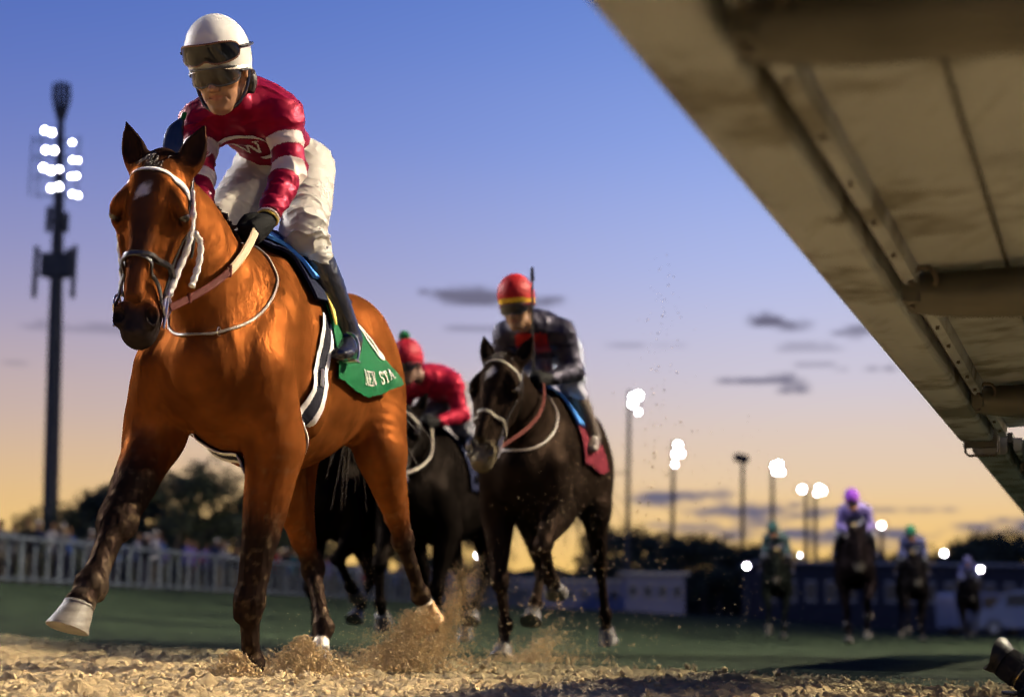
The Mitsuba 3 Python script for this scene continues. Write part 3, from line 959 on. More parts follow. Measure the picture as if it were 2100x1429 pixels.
low_building(1560, 2130, 1158, 100, 'navy_wall', 'long dark blue low building behind the distant riders on the right', 8, 14)
low_building(1283, 1404, 1178, 84, 'pale_wall', 'pale lavender site trailer behind the legs of the dark horse', 3, 4)
low_building(1000, 1275, 1192, 92, 'pale_wall', 'long pale low shed seen between the dark horses', 4, 9)


def van(px, y, label, ang):
    key = thing('van', label, 'van')
    x = at(px, 1250, y)[0]
    Wv = np.eye(4)
    c, s = math.cos(ang), math.sin(ang)
    Wv[:2, :2] = [[c, -s], [s, c]]
    Wv[:3, 3] = (x, y, float(bank(x, y)))
    side = [(-2.4, 0.35), (2.35, 0.35), (2.45, 0.75), (2.30, 1.05), (1.55, 1.15), (0.95, 1.85), (0.6, 1.95), (-2.3, 1.95), (-2.45, 1.6)]
    from shapely.geometry import Polygon as PG
    m_ = trimesh.creation.extrude_polygon(PG(side), 1.8, engine='earcut')
    m_.vertices = np.asarray(m_.vertices)[:, [0, 2, 1]] - [0, 0.9, 0]
    m_.invert()
    bd = obj('body', place(m_, Wv), 'van_white', key, smooth=30)
    for s_ in (-1, 1):
        for a, b in ((-2.1, -1.1), (-0.95, 0.0), (0.12, 0.95)):
            obj('window', place(box((0.5 * (a + b), s_ * 0.905, 1.5), (b - a, 0.02, 0.5)), Wv), 'dark_glass', key, smooth=False)
        for a in (-1.55, 1.5):
            w_ = trimesh.creation.cylinder(0.34, 0.24, sections=24)
            w_.apply_transform(trimesh.transformations.rotation_matrix(np.pi / 2, [1, 0, 0]))
            w_.apply_translation((a, s_ * 0.84, 0.34))
            k_ = obj('wheel', place(w_, Wv), 'tyre', key)
            r_ = trimesh.creation.cylinder(0.2, 0.26, sections=20)
            r_.apply_transform(trimesh.transformations.rotation_matrix(np.pi / 2, [1, 0, 0]))
            r_.apply_translation((a, s_ * 0.845, 0.34))
            obj('rim', place(r_, Wv), 'lamp_body', k_)
    obj('windscreen', place(loft(np.array([[(1.56, -0.75, 1.17), (1.56, 0.75, 1.17), (0.97, 0.72, 1.84), (0.97, -0.72, 1.84)], [(1.59, -0.75, 1.19), (1.59, 0.75, 1.19), (1.0, 0.72, 1.86), (1.0, -0.72, 1.86)]])), Wv), 'dark_glass', key, smooth=False)


van(2035, 78, 'white van parked on the right behind the last distant rider', 0.25)
van(2110, 72, 'white van parked at the right edge of the picture', 2.9)
# ------------------------------------------------------------------ horses
VC = {'type': 'mesh_attribute', 'name': 'vertex_color'}


def hair_bump(p, n, uv):
    return fbm(p.x * 90, p.y * 90, p.z * 22, 2) + 0.4 * noise(p.x * 300, p.y * 300, p.z * 60)




def coat_bsdf(name, weight, alpha):
    """Short hair: a matt body colour under a thin sheen that takes the coat's own warm tone."""
    scene[name] = {'type': 'twosided', 'bsdf': {'type': 'bumpmap', 'arbitrary': proc(hair_bump, 2e-3), 'scale': 0.0022, 'bsdf': {
        'type': 'blendbsdf', 'weight': weight, 'a': {'type': 'diffuse', 'reflectance': VC},
        'b': {'type': 'roughconductor', 'material': 'none', 'specular_reflectance': VC, 'alpha': alpha, 'distribution': 'ggx'}}}}


coat_bsdf('bay_coat', 0.42, 0.22)
coat_bsdf('dark_coat', 0.40, 0.26)
srf('dark_hoof', proc(lambda p, n, uv: mix((0.010, 0.009, 0.008), (0.035, 0.031, 0.026), fbm(p.x * 8, p.y * 8, p.z * 160, 2))), 0.45)
srf('hoof_horn', proc(lambda p, n, uv: mix((0.055, 0.048, 0.040), (0.175, 0.155, 0.130), fbm(p.x * 8, p.y * 8, p.z * 70, 2) * (0.5 + fbm(p.x * 40, p.y * 40, p.z * 40, 3)))), 0.55, specular=0.2)
srf('pale_hoof', proc(lambda p, n, uv: mix((0.32, 0.17, 0.055), (0.42, 0.26, 0.11), fbm(p.x * 20, p.y * 20, p.z * 90, 2))), 0.35)
srf('horse_eye', (0.008, 0.005, 0.004), 0.06, clearcoat=1.0)
srf('dark_hair', proc(lambda p, n, uv: mix((0.006, 0.004, 0.004), (0.03, 0.018, 0.012), noise(p.x * 200, p.y * 200, p.z * 30))), 0.5)

# Joints in the horse's own frame: x forward, y left, z up, the origin on the ground under the withers.
TRUNK = np.array([  # x, z of the middle, half width, half height
    [0.50, 1.10, 0.145, 0.17], [0.40, 1.12, 0.205, 0.26], [0.25, 1.16, 0.235, 0.35], [0.08, 1.19, 0.25, 0.41], [-0.12, 1.18, 0.275, 0.41],
    [-0.36, 1.17, 0.295, 0.365], [-0.60, 1.22, 0.285, 0.335], [-0.82, 1.28, 0.275, 0.33], [-1.02, 1.29, 0.245, 0.28], [-1.16, 1.26, 0.17, 0.20]])
STAND = dict(
    poll=(0.90, -0.02, 1.76), face=(0.25, 0.0), headlen=0.66, tilt=14.0, headyaw=15.0, headroll=0.0,
    RF=[(0.36, -0.17, 1.12), (0.16, -0.20, 0.90), (0.20, -0.17, 0.48), (0.20, -0.16, 0.22), (0.28, -0.16, 0.09), (0.33, -0.16, 0.0)],
    LF=[(0.36, 0.17, 1.12), (0.16, 0.20, 0.90), (0.20, 0.17, 0.48), (0.20, 0.16, 0.22), (0.28, 0.16, 0.09), (0.33, 0.16, 0.0)],
    RH=[(-0.92, -0.15, 1.25), (-0.66, -0.20, 0.98), (-1.08, -0.15, 0.60), (-1.02, -0.14, 0.24), (-0.95, -0.14, 0.10), (-0.90, -0.14, 0.0)],
    LH=[(-0.92, 0.15, 1.25), (-0.66, 0.20, 0.98), (-1.08, 0.15, 0.60), (-1.02, 0.14, 0.24), (-0.95, 0.14, 0.10), (-0.90, 0.14, 0.0)])


def head_frame(J):
    """Head frame: x out of the forehead, y left, z from the muzzle up to the poll, origin at the poll."""
    y, t, r = math.radians(J['headyaw']), math.radians(J['tilt']), math.radians(J['headroll'])
    f = np.array([math.cos(y), math.sin(y), 0])
    left = np.array([-math.sin(y), math.cos(y), 0])
    up = np.array([0, 0, 1.0])
    z = up * math.cos(t) - f * math.sin(t)      # the muzzle swings forward by the tilt
    x = f * math.cos(t) + up * math.sin(t)
    z, left = z * math.cos(r) + left * math.sin(r), left * math.cos(r) - z * math.sin(r)
    M = np.eye(4)
    M[:3, 0], M[:3, 1], M[:3, 2], M[:3, 3] = x, left, z, J['poll']
    return M


HEAD = np.array([  # distance from the poll, x offset of the middle, half width, half depth
    [-0.015, -0.055, 0.055, 0.060], [0.04, -0.065, 0.086, 0.095], [0.11, -0.070, 0.100, 0.125], [0.19, -0.080, 0.100, 0.145], [0.27, -0.090, 0.092, 0.140],
    [0.35, -0.085, 0.078, 0.118], [0.43, -0.075, 0.067, 0.095], [0.51, -0.066, 0.060, 0.078], [0.575, -0.062, 0.062, 0.070], [0.625, -0.064, 0.055, 0.058], [0.655, -0.066, 0.036, 0.036]])


def horse_mesh(J, h, detail=True):
    M = head_frame(J)
    ax = M[:3, :3].T
    H = lambda x, y, t: ap(M, (x, y * J.get('headwide', 1.0), -t * J['headlen'] / 0.66))
    B = Blob()
    t = TRUNK
    B.limb(np.c_[t[:, 0], t[:, 0] * 0, t[:, 1]], t[:, 2], t[:, 3], k=0.05, n=3)
    # withers, croup, breast
    B.limb([(0.22, 0, 1.50), (0.0, 0, 1.565), (-0.22, 0, 1.49)], [0.06, 0.055, 0.07], [0.08, 0.08, 0.08], k=0.07)
    for s in (-1, 1):
        B.ell((-0.86, s * 0.10, 1.42), (0.26, 0.15, 0.18), k=0.09)                      # croup
        B.ell((-1.02, s * 0.15, 1.20), (0.20, 0.135, 0.26), k=0.08)                     # buttock
        B.ell((0.44, s * 0.085, 1.04), (0.105, 0.092, 0.135), k=0.025)                  # pectorals
        B.limb([(0.06, s * 0.10, 1.48), (0.24, s * 0.165, 1.30), (0.40, s * 0.16, 1.12)], [0.06, 0.085, 0.07], [0.10, 0.14, 0.11], k=0.06)  # shoulder blade
        B.ell((0.02, s * 0.215, 1.02), (0.13, 0.065, 0.13), k=0.04)                     # triceps
    # neck
    pol = np.asarray(J['poll'], float)
    nb = np.array([0.20, 0, 1.30])
    nb2 = np.array([0.42, 0, 1.36])
    e = pol + M[:3, 0] * -0.11 + M[:3, 2] * -0.07
    mid = 0.5 * (nb2 + e) + np.array([0, 0, 0.02])
    B.limb([nb, nb2, mid, 0.35 * mid + 0.65 * e, e], [0.165, 0.145, 0.108, 0.092, 0.085], [0.27, 0.235, 0.185, 0.15, 0.12], k=0.06)
    # head
    hd = HEAD * [1, 1, J.get('headwide', 1.0), 1]
    hw = J.get('headwide', 1.0)
    B.limb([H(x, 0, a) for a, x in hd[:, :2]], hd[:, 2], hd[:, 3], side=M[:3, 1], k=0.035)
    B.limb([H(0.045, 0, a) for a in (0.09, 0.2, 0.32, 0.45, 0.53)], [0.07, 0.066, 0.046, 0.036, 0.033], [0.034, 0.03, 0.03, 0.028, 0.026], side=M[:3, 1], k=0.03)
    for s in (-1, 1):
        B.ell(H(-0.115, s * 0.052, 0.235), (0.085, 0.042, 0.11), ax, k=0.03)                              # jaw muscle
        B.limb([H(0.030, s * 0.070, 0.13), H(0.026, s * 0.098, 0.19), H(-0.018, s * 0.108, 0.225)], [0.022, 0.026, 0.021], k=0.018)  # brow
        B.limb([H(-0.035, s * 0.097, 0.245), H(-0.03, s * 0.082, 0.30), H(-0.025, s * 0.064, 0.40)], [0.020, 0.017, 0.010], k=0.018)  # cheek bone
        if detail:
            B.ell(H(0.004, s * 0.104, 0.214), (0.019, 0.016, 0.024), ax, k=0.008, cut=True)
            B.limb([H(0.010, s * 0.108, 0.195), H(0.016, s * 0.104, 0.214), H(0.002, s * 0.106, 0.236)], 0.009, k=0.006)
        # nostrils
        B.ell(H(-0.014, s * 0.046, 0.585), (0.036, 0.026, 0.046), nrm([[1, s * 0.5, 0.2], [-s * 0.5, 1, 0], [-0.2, 0, 1]]), k=0.014)
        B.ell(H(0.012, s * 0.056, 0.590), (0.030, 0.017, 0.030), nrm([[1, s * 0.6, -0.1], [-s * 0.6, 1, 0.1], [0.1, -0.1, 1]]), k=0.008, cut=True)
        # ears
        b0, tip = H(-0.045, s * 0.066, 0.035), H(-0.02, s * 0.128, -0.165)
        w = nrm(tip - b0)
        face = nrm(M[:3, 0] * 0.95 + M[:3, 1] * s * 0.25)
        sd = nrm(np.cross(w, face))
        pts = [b0, b0 + (tip - b0) * 0.3 + sd * 0.004, b0 + (tip - b0) * 0.62, tip]
        B.limb(pts, [0.032, 0.047, 0.039, 0.004], [0.028, 0.028, 0.020, 0.004], side=sd, k=0.02)
        B.limb([p + face * f for p, f in zip(pts[1:], (0.028, 0.022, 0.010))], [0.031, 0.030, 0.003], [0.024, 0.017, 0.003], side=sd, k=0.008, cut=True)
    B.ell(H(-0.045, 0, 0.640), (0.050, 0.050, 0.036), ax, k=0.02)      # upper lip
    B.ell(H(-0.100, 0, 0.625), (0.032, 0.040, 0.045), ax, k=0.018)     # chin
    if detail:
        B.limb([H(-0.03, 0.06, 0.60), H(-0.076, 0.0, 0.648), H(-0.03, -0.06, 0.60)], [0.004] * 3, k=0.006, cut=True)
    # legs
    for s, L in ((-1, 'RF'), (1, 'LF')):
        q = np.array(J[L], float)
        sh, el, kn, fe, co, ho = q
        kk = J.get('thick', {}).get(L, 1.0)
        B.limb([sh + (sh - el) * 0.15, 0.5 * (sh + el), el], [0.10, 0.105, 0.095], [0.12, 0.135, 0.13], k=0.06)
        B.limb([el, el + (kn - el) * 0.3, el + (kn - el) * 0.75, kn], np.array([0.098, 0.086, 0.056 * kk, 0.048 * kk]), np.array([0.125, 0.104, 0.062 * kk, 0.052 * kk]), k=0.05)
        B.ell(kn, np.array((0.052, 0.056, 0.060)) * kk, k=0.02)
        B.ell(kn + (kn - el) * 0.09, np.array((0.046, 0.050, 0.04)) * kk, k=0.02)
        B.limb([kn, kn + (fe - kn) * 0.3, kn + (fe - kn) * 0.78, fe], np.array([0.045, 0.033, 0.031, 0.040]) * kk, np.array([0.048, 0.040, 0.037, 0.044]) * kk, k=0.02)
        B.ell(fe, np.array((0.043, 0.043, 0.045)) * kk, k=0.02)
        B.limb([fe, 0.5 * (fe + co), co], np.array([0.038, 0.031, 0.040]) * kk, np.array([0.042, 0.034, 0.042]) * kk, k=0.02)
    for s, L in ((-1, 'RH'), (1, 'LH')):
        q = np.array(J[L], float)
        hp, st, hk, fe, co, ho = q
        B.limb([hp, 0.5 * (hp + st), st], [0.13, 0.13, 0.105], [0.24, 0.22, 0.15], k=0.07)
        B.limb([hp + (-0.10, 0, -0.12), 0.5 * (hp + st) * 0.5 + hk * 0.5 + (0, 0, 0.12), hk + (st - hk) * 0.25], [0.10, 0.07, 0.035], [0.14, 0.09, 0.05], k=0.06)
        B.limb([st, st + (hk - st) * 0.35, st + (hk - st) * 0.8, hk], [0.098, 0.076, 0.042, 0.042], [0.135, 0.108, 0.056, 0.058], k=0.05)
        up = nrm(st - hk)
        back = nrm(np.array([-1, 0, 0.2]))
        B.limb([hk + back * 0.05 + np.array([0, 0, 0.06]), hk + back * 0.03, hk], [0.022, 0.034, 0.040], [0.03, 0.04, 0.045], k=0.025)
        B.ell(hk, (0.055, 0.046, 0.058), k=0.02)
        B.limb([hk, hk + (fe - hk) * 0.3, hk + (fe - hk) * 0.8, fe], [0.043, 0.033, 0.031, 0.040], [0.055, 0.042, 0.037, 0.045], k=0.02)
        B.ell(fe, (0.044, 0.042, 0.044), k=0.02)
        B.limb([fe, 0.5 * (fe + co), co], [0.038, 0.031, 0.040], [0.042, 0.034, 0.042], k=0.02)
    # dock
    B.limb([(-1.10, 0, 1.42), (-1.24, 0.0, 1.36), (-1.32, 0.0, 1.22)], [0.05, 0.04, 0.03], k=0.04)
    m = B.mesh(h, 2)
    return m, M


def hoof_mesh(fe, co, ho, size=1.0):
    """A hoof: coronet ring at co, sole ring at ho, toe pointing away from the fetlock."""
    fe, co, ho = (np.asarray(a, float) for a in (fe, co, ho))
    dn = nrm(ho - co)
    bk = nrm(co - fe)
    fwd = bk - dn * (bk @ dn)
    fwd = nrm(fwd) if np.linalg.norm(fwd) > 0.15 else nrm(np.array([1.0, 0, 0.05]) - dn * dn[0])
    sd = np.cross(dn, fwd)
    a = np.arange(28) * 2 * np.pi / 28
    rings = []
    L = np.linalg.norm(ho - co)
    for u, r, sh in ((-0.12, 0.036, -0.004), (0.0, 0.047, 0.0), (0.08, 0.0475, 0.003), (0.10, 0.0455, 0.003), (0.5, 0.054, 0.012), (0.86, 0.061, 0.022), (0.88, 0.064, 0.022), (0.99, 0.065, 0.024), (1.0, 0.060, 0.024), (0.96, 0.045, 0.02)):
        x, y = np.cos(a), np.sin(a)
        x = np.where(x < -0.5, -0.5 + (x + 0.5) * 0.5, x) * 1.08
        rings.append(co + dn * L * u + (fwd * (r * x[:, None] + sh) + sd * (r * 0.98 * y[:, None])) * size + dn * (0.006 * size * np.where(np.cos(a) < 0, -1, 0)[:, None] * 0))
    return loft(np.array(rings))


def paint_horse(m, J, M, coat, dark, muzzle, star=True, socks=(), points=True, seed=0):
    P, N = np.asarray(m.vertices), vnormals(m)
    coat, dark, muzzle = (np.asarray(c, float) for c in (coat, dark, muzzle))
    n1, n2 = meshkit.fbm(P * 9 + seed, 3), meshkit.fbm(P * np.array([26, 26, 12.0]) + 5, 3)
    dust = np.clip(2.6 * (meshkit.fbm(P * 42 + 8, 3) - 0.56), 0, 1) * step(1.15, 0.55, P[:, 2]) * (0.5 if points else 0.0)
    col = coat * (0.45 + 1.10 * n1)[:, None] * (0.9 + 0.2 * n2)[:, None]
    if points:
        for L in ('RF', 'LF', 'RH', 'LH'):
            q = np.array(J[L], float)
            d, pos = seg_near(P, q[1:])
            near = step(0.20, 0.10, d)
            cut = 0.42 if 'F' in L else 0.78
            w = near * step(cut - 0.22, cut + 0.22, pos + 0.25 * (n1 - 0.5))
            col = col * (1 - w[:, None]) + dark * (0.7 + 0.8 * n2)[:, None] * w[:, None]
            # dried mud on the lower legs
            w = near * step(0.9, 2.2, pos) * np.clip(3.2 * (meshkit.fbm(P * np.array([30, 30, 14.0]) + 2, 3) - 0.46), 0, 1) * J.get('mud', {}).get(L, 0.35)
            col = col * (1 - w[:, None]) + np.array([0.11, 0.082, 0.056]) * w[:, None]
            if L in socks:
                w = near * step(2.52, 2.58, pos)
                col = col * (1 - w[:, None]) + np.array([0.55, 0.48, 0.38]) * w[:, None]
    col = col * (1 - dust[:, None]) + np.array([0.16, 0.115, 0.065]) * dust[:, None]
    q = ap(np.linalg.inv(M), P)
    q[:, 2] = q[:, 2] / (J['headlen'] / 0.66)
    x, y, t = q[:, 0], q[:, 1], -q[:, 2]
    y = y / J.get('headwide', 1.0)
    onhead = step(-0.33, -0.22, x) * step(-0.26, -0.2, t) * (np.abs(y) < 0.2) * (t < 0.8)
    near = onhead * (x > -0.3)
    # black skin of nostrils, lips and the midline, dark ears and forelock region, eye surrounds
    w = near * step(0.50, 0.60, t + 0.05 * (n1 - 0.5) - 0.10 * np.clip(x + 0.03, -0.1, 0.05))
    col = col * (1 - w[:, None]) + muzzle * (0.6 + 0.8 * n2)[:, None] * w[:, None]
    for s in (-1, 1):
        d = np.sqrt((x - 0.012) ** 2 + (y - s * 0.104) ** 2 + (0.8 * (t - 0.214)) ** 2)
        w = near * step(0.044, 0.018, d) * 0.6
        col = col * (1 - w[:, None]) + dark * w[:, None]
        d = np.sqrt((x - 0.022) ** 2 + (y - s * 0.054) ** 2 + (t - 0.590) ** 2)
        w = near * step(0.036, 0.020, d) * 0.97
        col = col * (1 - w[:, None]) + np.array([0.004, 0.003, 0.003]) * w[:, None]
    w = near * step(0.03, -0.05, t) * 0.92
    col = col * (1 - w[:, None]) + dark * w[:, None]
    w = near * step(0.050, 0.012, np.abs(y + 0.006 + 0.03 * (n1 - 0.5))) * step(0.60, 0.40, t) * step(0.01, 0.04, x) * 0.72
    col = col * (1 - w[:, None]) + dark * 2.0 * w[:, None]
    if star:
        d = np.sqrt(((y + 0.008 + 0.25 * (t - 0.145)) / 0.021) ** 2 + ((t - 0.145) / 0.030) ** 2) + 1.3 * (meshkit.fbm(P * 55, 2) - 0.5)
        w = near * step(1.35, 0.45, d) * (x > 0)
        col = col * (1 - w[:, None]) + np.array([0.40, 0.36, 0.31]) * w[:, None]
    return np.clip(col, 0.002, 1)


def hair_strands(roots, dirs, length, r, seed, droop=0.5, sides=3, nseg=4):
    """Loose tapered strands as one mesh."""
    g = np.random.default_rng(seed)
    rings = []
    V, Fc, at0 = [], [], 0
    for o, d in zip(roots, dirs):
        L = length * g.uniform(0.6, 1.1)
        d = nrm(d + g.normal(0, 0.18, 3))
        t = np.linspace(0, 1, nseg)[:, None]
        p = o + d * L * t + np.array([0, 0, -1.0]) * droop * L * t ** 2 + g.normal(0, 0.01, 3) * t
        rr = r * (1 - 0.85 * t[:, 0])
        tt = nrm(np.gradient(p, axis=0))
        a = nrm(np.cross(tt, [0.3, 0.9, 0.2]))
        b = np.cross(tt, a)
        ang = np.arange(sides) * 2 * np.pi / sides
        v = p[:, None] + rr[:, None, None] * (np.cos(ang)[None, :, None] * a[:, None] + np.sin(ang)[None, :, None] * b[:, None])
        V.append(v.reshape(-1, 3))
        for i in range(nseg - 1):
            for j in range(sides):
                x, y = at0 + i * sides + j, at0 + i * sides + (j + 1) % sides
                Fc += [(x, y, y + sides), (x, y + sides, x + sides)]
        at0 += nseg * sides
    return trimesh.Trimesh(np.vstack(V), np.array(Fc), process=False)


def mane_and_tail(key, J, M, W, seed):
    g = np.random.default_rng(seed)
    n = 420
    u = g.uniform(0, 1, n)
    pol = np.array(J['poll']) + M[:3, 0] * -0.08 + M[:3, 2] * 0.03
    a, b = np.array([0.12, 0, 1.60]), pol
    ctr = 0.5 * (a + b) + np.array([0.03, 0, 0.055])
    p = (1 - u)[:, None] ** 2 * a + 2 * (u * (1 - u))[:, None] * ctr + u[:, None] ** 2 * b
    p[:, 1] += g.normal(0, 0.012, n)
    p[:, 2] -= 0.01
    d = np.tile([-0.25, -0.8, 0.35], (n, 1))
    m = hair_strands(p, d, 0.12, 0.006, seed, 1.0)
    obj('mane', place(m, W), 'dark_hair', key, smooth=True)
    n = 190
    p = ap(M, np.c_[g.uniform(-0.06, 0.0, n), g.normal(0, 0.022, n), g.uniform(-0.03, 0.04, n)])
    m = hair_strands(p, np.tile(M[:3, 0] * 0.8 - M[:3, 2] * 0.6, (n, 1)), 0.10, 0.005, seed + 1, 0.3)
    obj('forelock', place(m, W), 'dark_hair', key, smooth=True)
    n = 170
    p = np.array([-1.28, 0, 1.24]) + g.normal(0, 0.022, (n, 3))
    m = hair_strands(p, np.tile([-0.88, -0.10, -0.12], (n, 1)), 0.60, 0.006, seed + 2, 0.40, nseg=6)
    obj('tail', place(m, W), 'dark_hair', key, smooth=True)


def make_horse(key, J, W, h, coat, dark, muzzle, mat, star=True, socks=(), points=True, seed=1, detail=True, ripple=0.0, pale=(), hoof='hoof_horn'):
    m, M = horse_mesh(J, h, detail)
    P = np.asarray(m.vertices)
    N = vnormals(m)
    if ripple:
        # slack skin and muscle strands: shallow folds running down the shoulder, breast and flank
        w = step(-1.2, -0.9, P[:, 0]) * step(0.75, 0.55, P[:, 0]) * step(0.72, 0.95, P[:, 2]) * (0.35 + 0.65 * step(-0.3, 0.1, P[:, 0]))
        r = meshkit.fbm(P * np.array([13, 13, 4.0]) + 1.3, 2) - 0.5
        r2 = meshkit.fbm(P * np.array([30, 30, 9.0]) + 4.1, 2) - 0.5
        v = P + N * (ripple * w * (r + 0.28 * r2))[:, None]
        q = ap(np.linalg.inv(M), P)
        wh = (q[:, 2] > -0.55) * (q[:, 2] < -0.05) * (q[:, 0] > -0.25)
        v = v + N * (0.004 * wh * (meshkit.fbm(P * 24, 2) - 0.5))[:, None]
        for L in ('RF', 'LF', 'RH', 'LH'):
            d, pos = seg_near(P, np.array(J[L], float)[1:5])
            wl = step(0.12, 0.06, d)
            v = v + N * (0.010 * wl * (meshkit.fbm(P * np.array([55, 55, 16.0]) + 9, 2) - 0.5))[:, None]
        m.vertices = v
    col = paint_horse(m, J, M, coat, dark, muzzle, star, socks, points, seed)
    body = place(m, W)
    obj('body', body, mat, key, smooth=True, color=col)
    hs = J['headlen'] / 0.66
    for s in (-1, 1):
        e = trimesh.creation.icosphere(3, 0.0205)
        e.apply_translation(ap(W, ap(M, (0.009, s * 0.1075 * J.get('headwide', 1.0), -0.214 * hs))))
        obj('eye', e, 'horse_eye', key, smooth=True)
    for L in ('RF', 'LF', 'RH', 'LH'):
        q = np.array(J[L], float)
        obj('hoof', place(hoof_mesh(q[3], q[4], q[5], 1.12), W), 'pale_hoof' if L in pale else hoof, key, smooth=40)
    mane_and_tail(key, J, M, W, seed)
    return m, M
# ------------------------------------------------------------------ riders
def cloth_bump(p, n, uv):
    return fbm(p.x * 28, p.y * 28, p.z * 28, 3)


bumped('silk', VC, 0.45, cloth_bump, 0.003, specular=0.22, spec_tint=0.8)
bumped('breeches_cloth', VC, 0.62, cloth_bump, 0.003, specular=0.25, sheen=0.3)
bumped('black_leather', (0.005, 0.005, 0.009), 0.22, lambda p, n, uv: fbm(p.x * 60, p.y * 60, p.z * 40, 3), 0.002, specular=0.6)
bumped('black_glove', (0.004, 0.004, 0.004), 0.75, lambda p, n, uv: noise(p.x * 260, p.y * 260, p.z * 260), 0.002, specular=0.08)
bumped('skin', VC, 0.42, lambda p, n, uv: noise(p.x * 500, p.y * 500, p.z * 500), 0.0004, specular=0.4)
bumped('helmet_cover', VC, 0.55, lambda p, n, uv: fbm(p.x * 30, p.y * 30, p.z * 30, 2), 0.0012, specular=0.15)
srf('helmet_trim', (0.46, 0.41, 0.32), 0.35)
srf('goggle_lens', (0.004, 0.004, 0.006), 0.06, specular=0.35)
srf('goggle_rim', (0.10, 0.035, 0.012), 0.3)
srf('clear_rim', (0.02, 0.018, 0.016), 0.15, clearcoat=1.0)
scene['clear_lens'] = {'type': 'blendbsdf', 'weight': 0.30, 'a': {'type': 'thindielectric', 'specular_transmittance': rgb(0.62, 0.55, 0.48)},
                       'b': {'type': 'twosided', 'bsdf': {'type': 'principled', 'base_color': rgb(0.015, 0.012, 0.010), 'roughness': 0.06, 'clearcoat': 1.0, 'specular': 0.8}}}

CROUCH = dict(
    head=(0.37, -0.055, 2.240), headyaw=4.0, headpitch=29.0, headroll=-5.0, hscale=1.23,
    spine=[(-0.34, -0.050, 2.060), (-0.20, -0.055, 2.135), (0.0, -0.060, 2.180), (0.10, -0.060, 2.180), (0.20, -0.055, 2.165)],
    LA=[(0.10, 0.095, 2.130), (0.13, 0.150, 1.92), (0.31, 0.125, 1.66)], RA=[(0.12, -0.225, 2.115), (0.20, -0.20, 1.88), (0.40, -0.09, 1.63)],
    LL=[(-0.32, 0.055, 2.045), (-0.02, 0.175, 1.675), (-0.24, 0.290, 1.315)], RL=[(-0.32, -0.145, 2.045), (-0.02, -0.22, 1.675), (-0.24, -0.285, 1.315)],
    footdir=(0.96, 0.10, -0.12))


def person_head_frame(J):
    y, p, r = (math.radians(J[k]) for k in ('headyaw', 'headpitch', 'headroll'))
    f0, l0, up = np.array([math.cos(y), math.sin(y), 0]), np.array([-math.sin(y), math.cos(y), 0]), np.array([0, 0, 1.0])
    x = f0 * math.cos(p) - up * math.sin(p)
    z = up * math.cos(p) + f0 * math.sin(p)
    z, l0 = z * math.cos(r) + l0 * math.sin(r), l0 * math.cos(r) - z * math.sin(r)
    M = np.eye(4)
    M[:3, 0], M[:3, 1], M[:3, 2], M[:3, 3] = x * J['hscale'], l0 * J['hscale'], z * J['hscale'], J['head']
    return M


def hand(B, wr, el, side, fat=0.0):
    """A fist closed on the reins: palm, four bent fingers of unequal length, a thumb along the side."""
    f = nrm(np.asarray(wr) - np.asarray(el))
    fwd = nrm(f * 0.8 + np.array([0.5, -side * 0.25, -0.15]))
    inn = nrm(np.array([0, -side, 0.0]) - fwd * (np.array([0, -side, 0.0]) @ fwd))
    top = nrm(np.cross(fwd, inn)) * side
    if top[2] < 0:
        top = -top
    w = np.asarray(wr, float)
    kn = w + fwd * 0.085
    B.limb([w - fwd * 0.02, w + fwd * 0.03, kn], np.array([0.026, 0.030, 0.028]) + fat, np.array([0.030, 0.042, 0.044]) + fat, side=inn, k=0.01)
    for i, L in enumerate((0.92, 1.0, 0.95, 0.78)):
        o = kn + top * (0.030 - 0.020 * i) - fwd * (0.004 * abs(i - 1))
        a = o + (fwd * 0.6 + inn * 0.55) * 0.042 * L
        b = a + (-fwd * 0.45 + inn * 0.75) * 0.030 * L
        c = b + (-fwd * 0.95 - inn * 0.15) * 0.026 * L
        B.limb([o, a, b, c], np.array([0.0105, 0.0098, 0.0090, 0.0080]) + fat, k=0.003, n=3)
    o = w + fwd * 0.03 + top * 0.036 + inn * 0.012
    B.limb([o, o + fwd * 0.036 + top * 0.012 + inn * 0.018, o + fwd * 0.066 + inn * 0.030 - top * 0.004], np.array([0.0145, 0.012, 0.0095]) + fat, k=0.006, n=3)
    return kn + inn * 0.03 - fwd * 0.0, fwd, inn, top


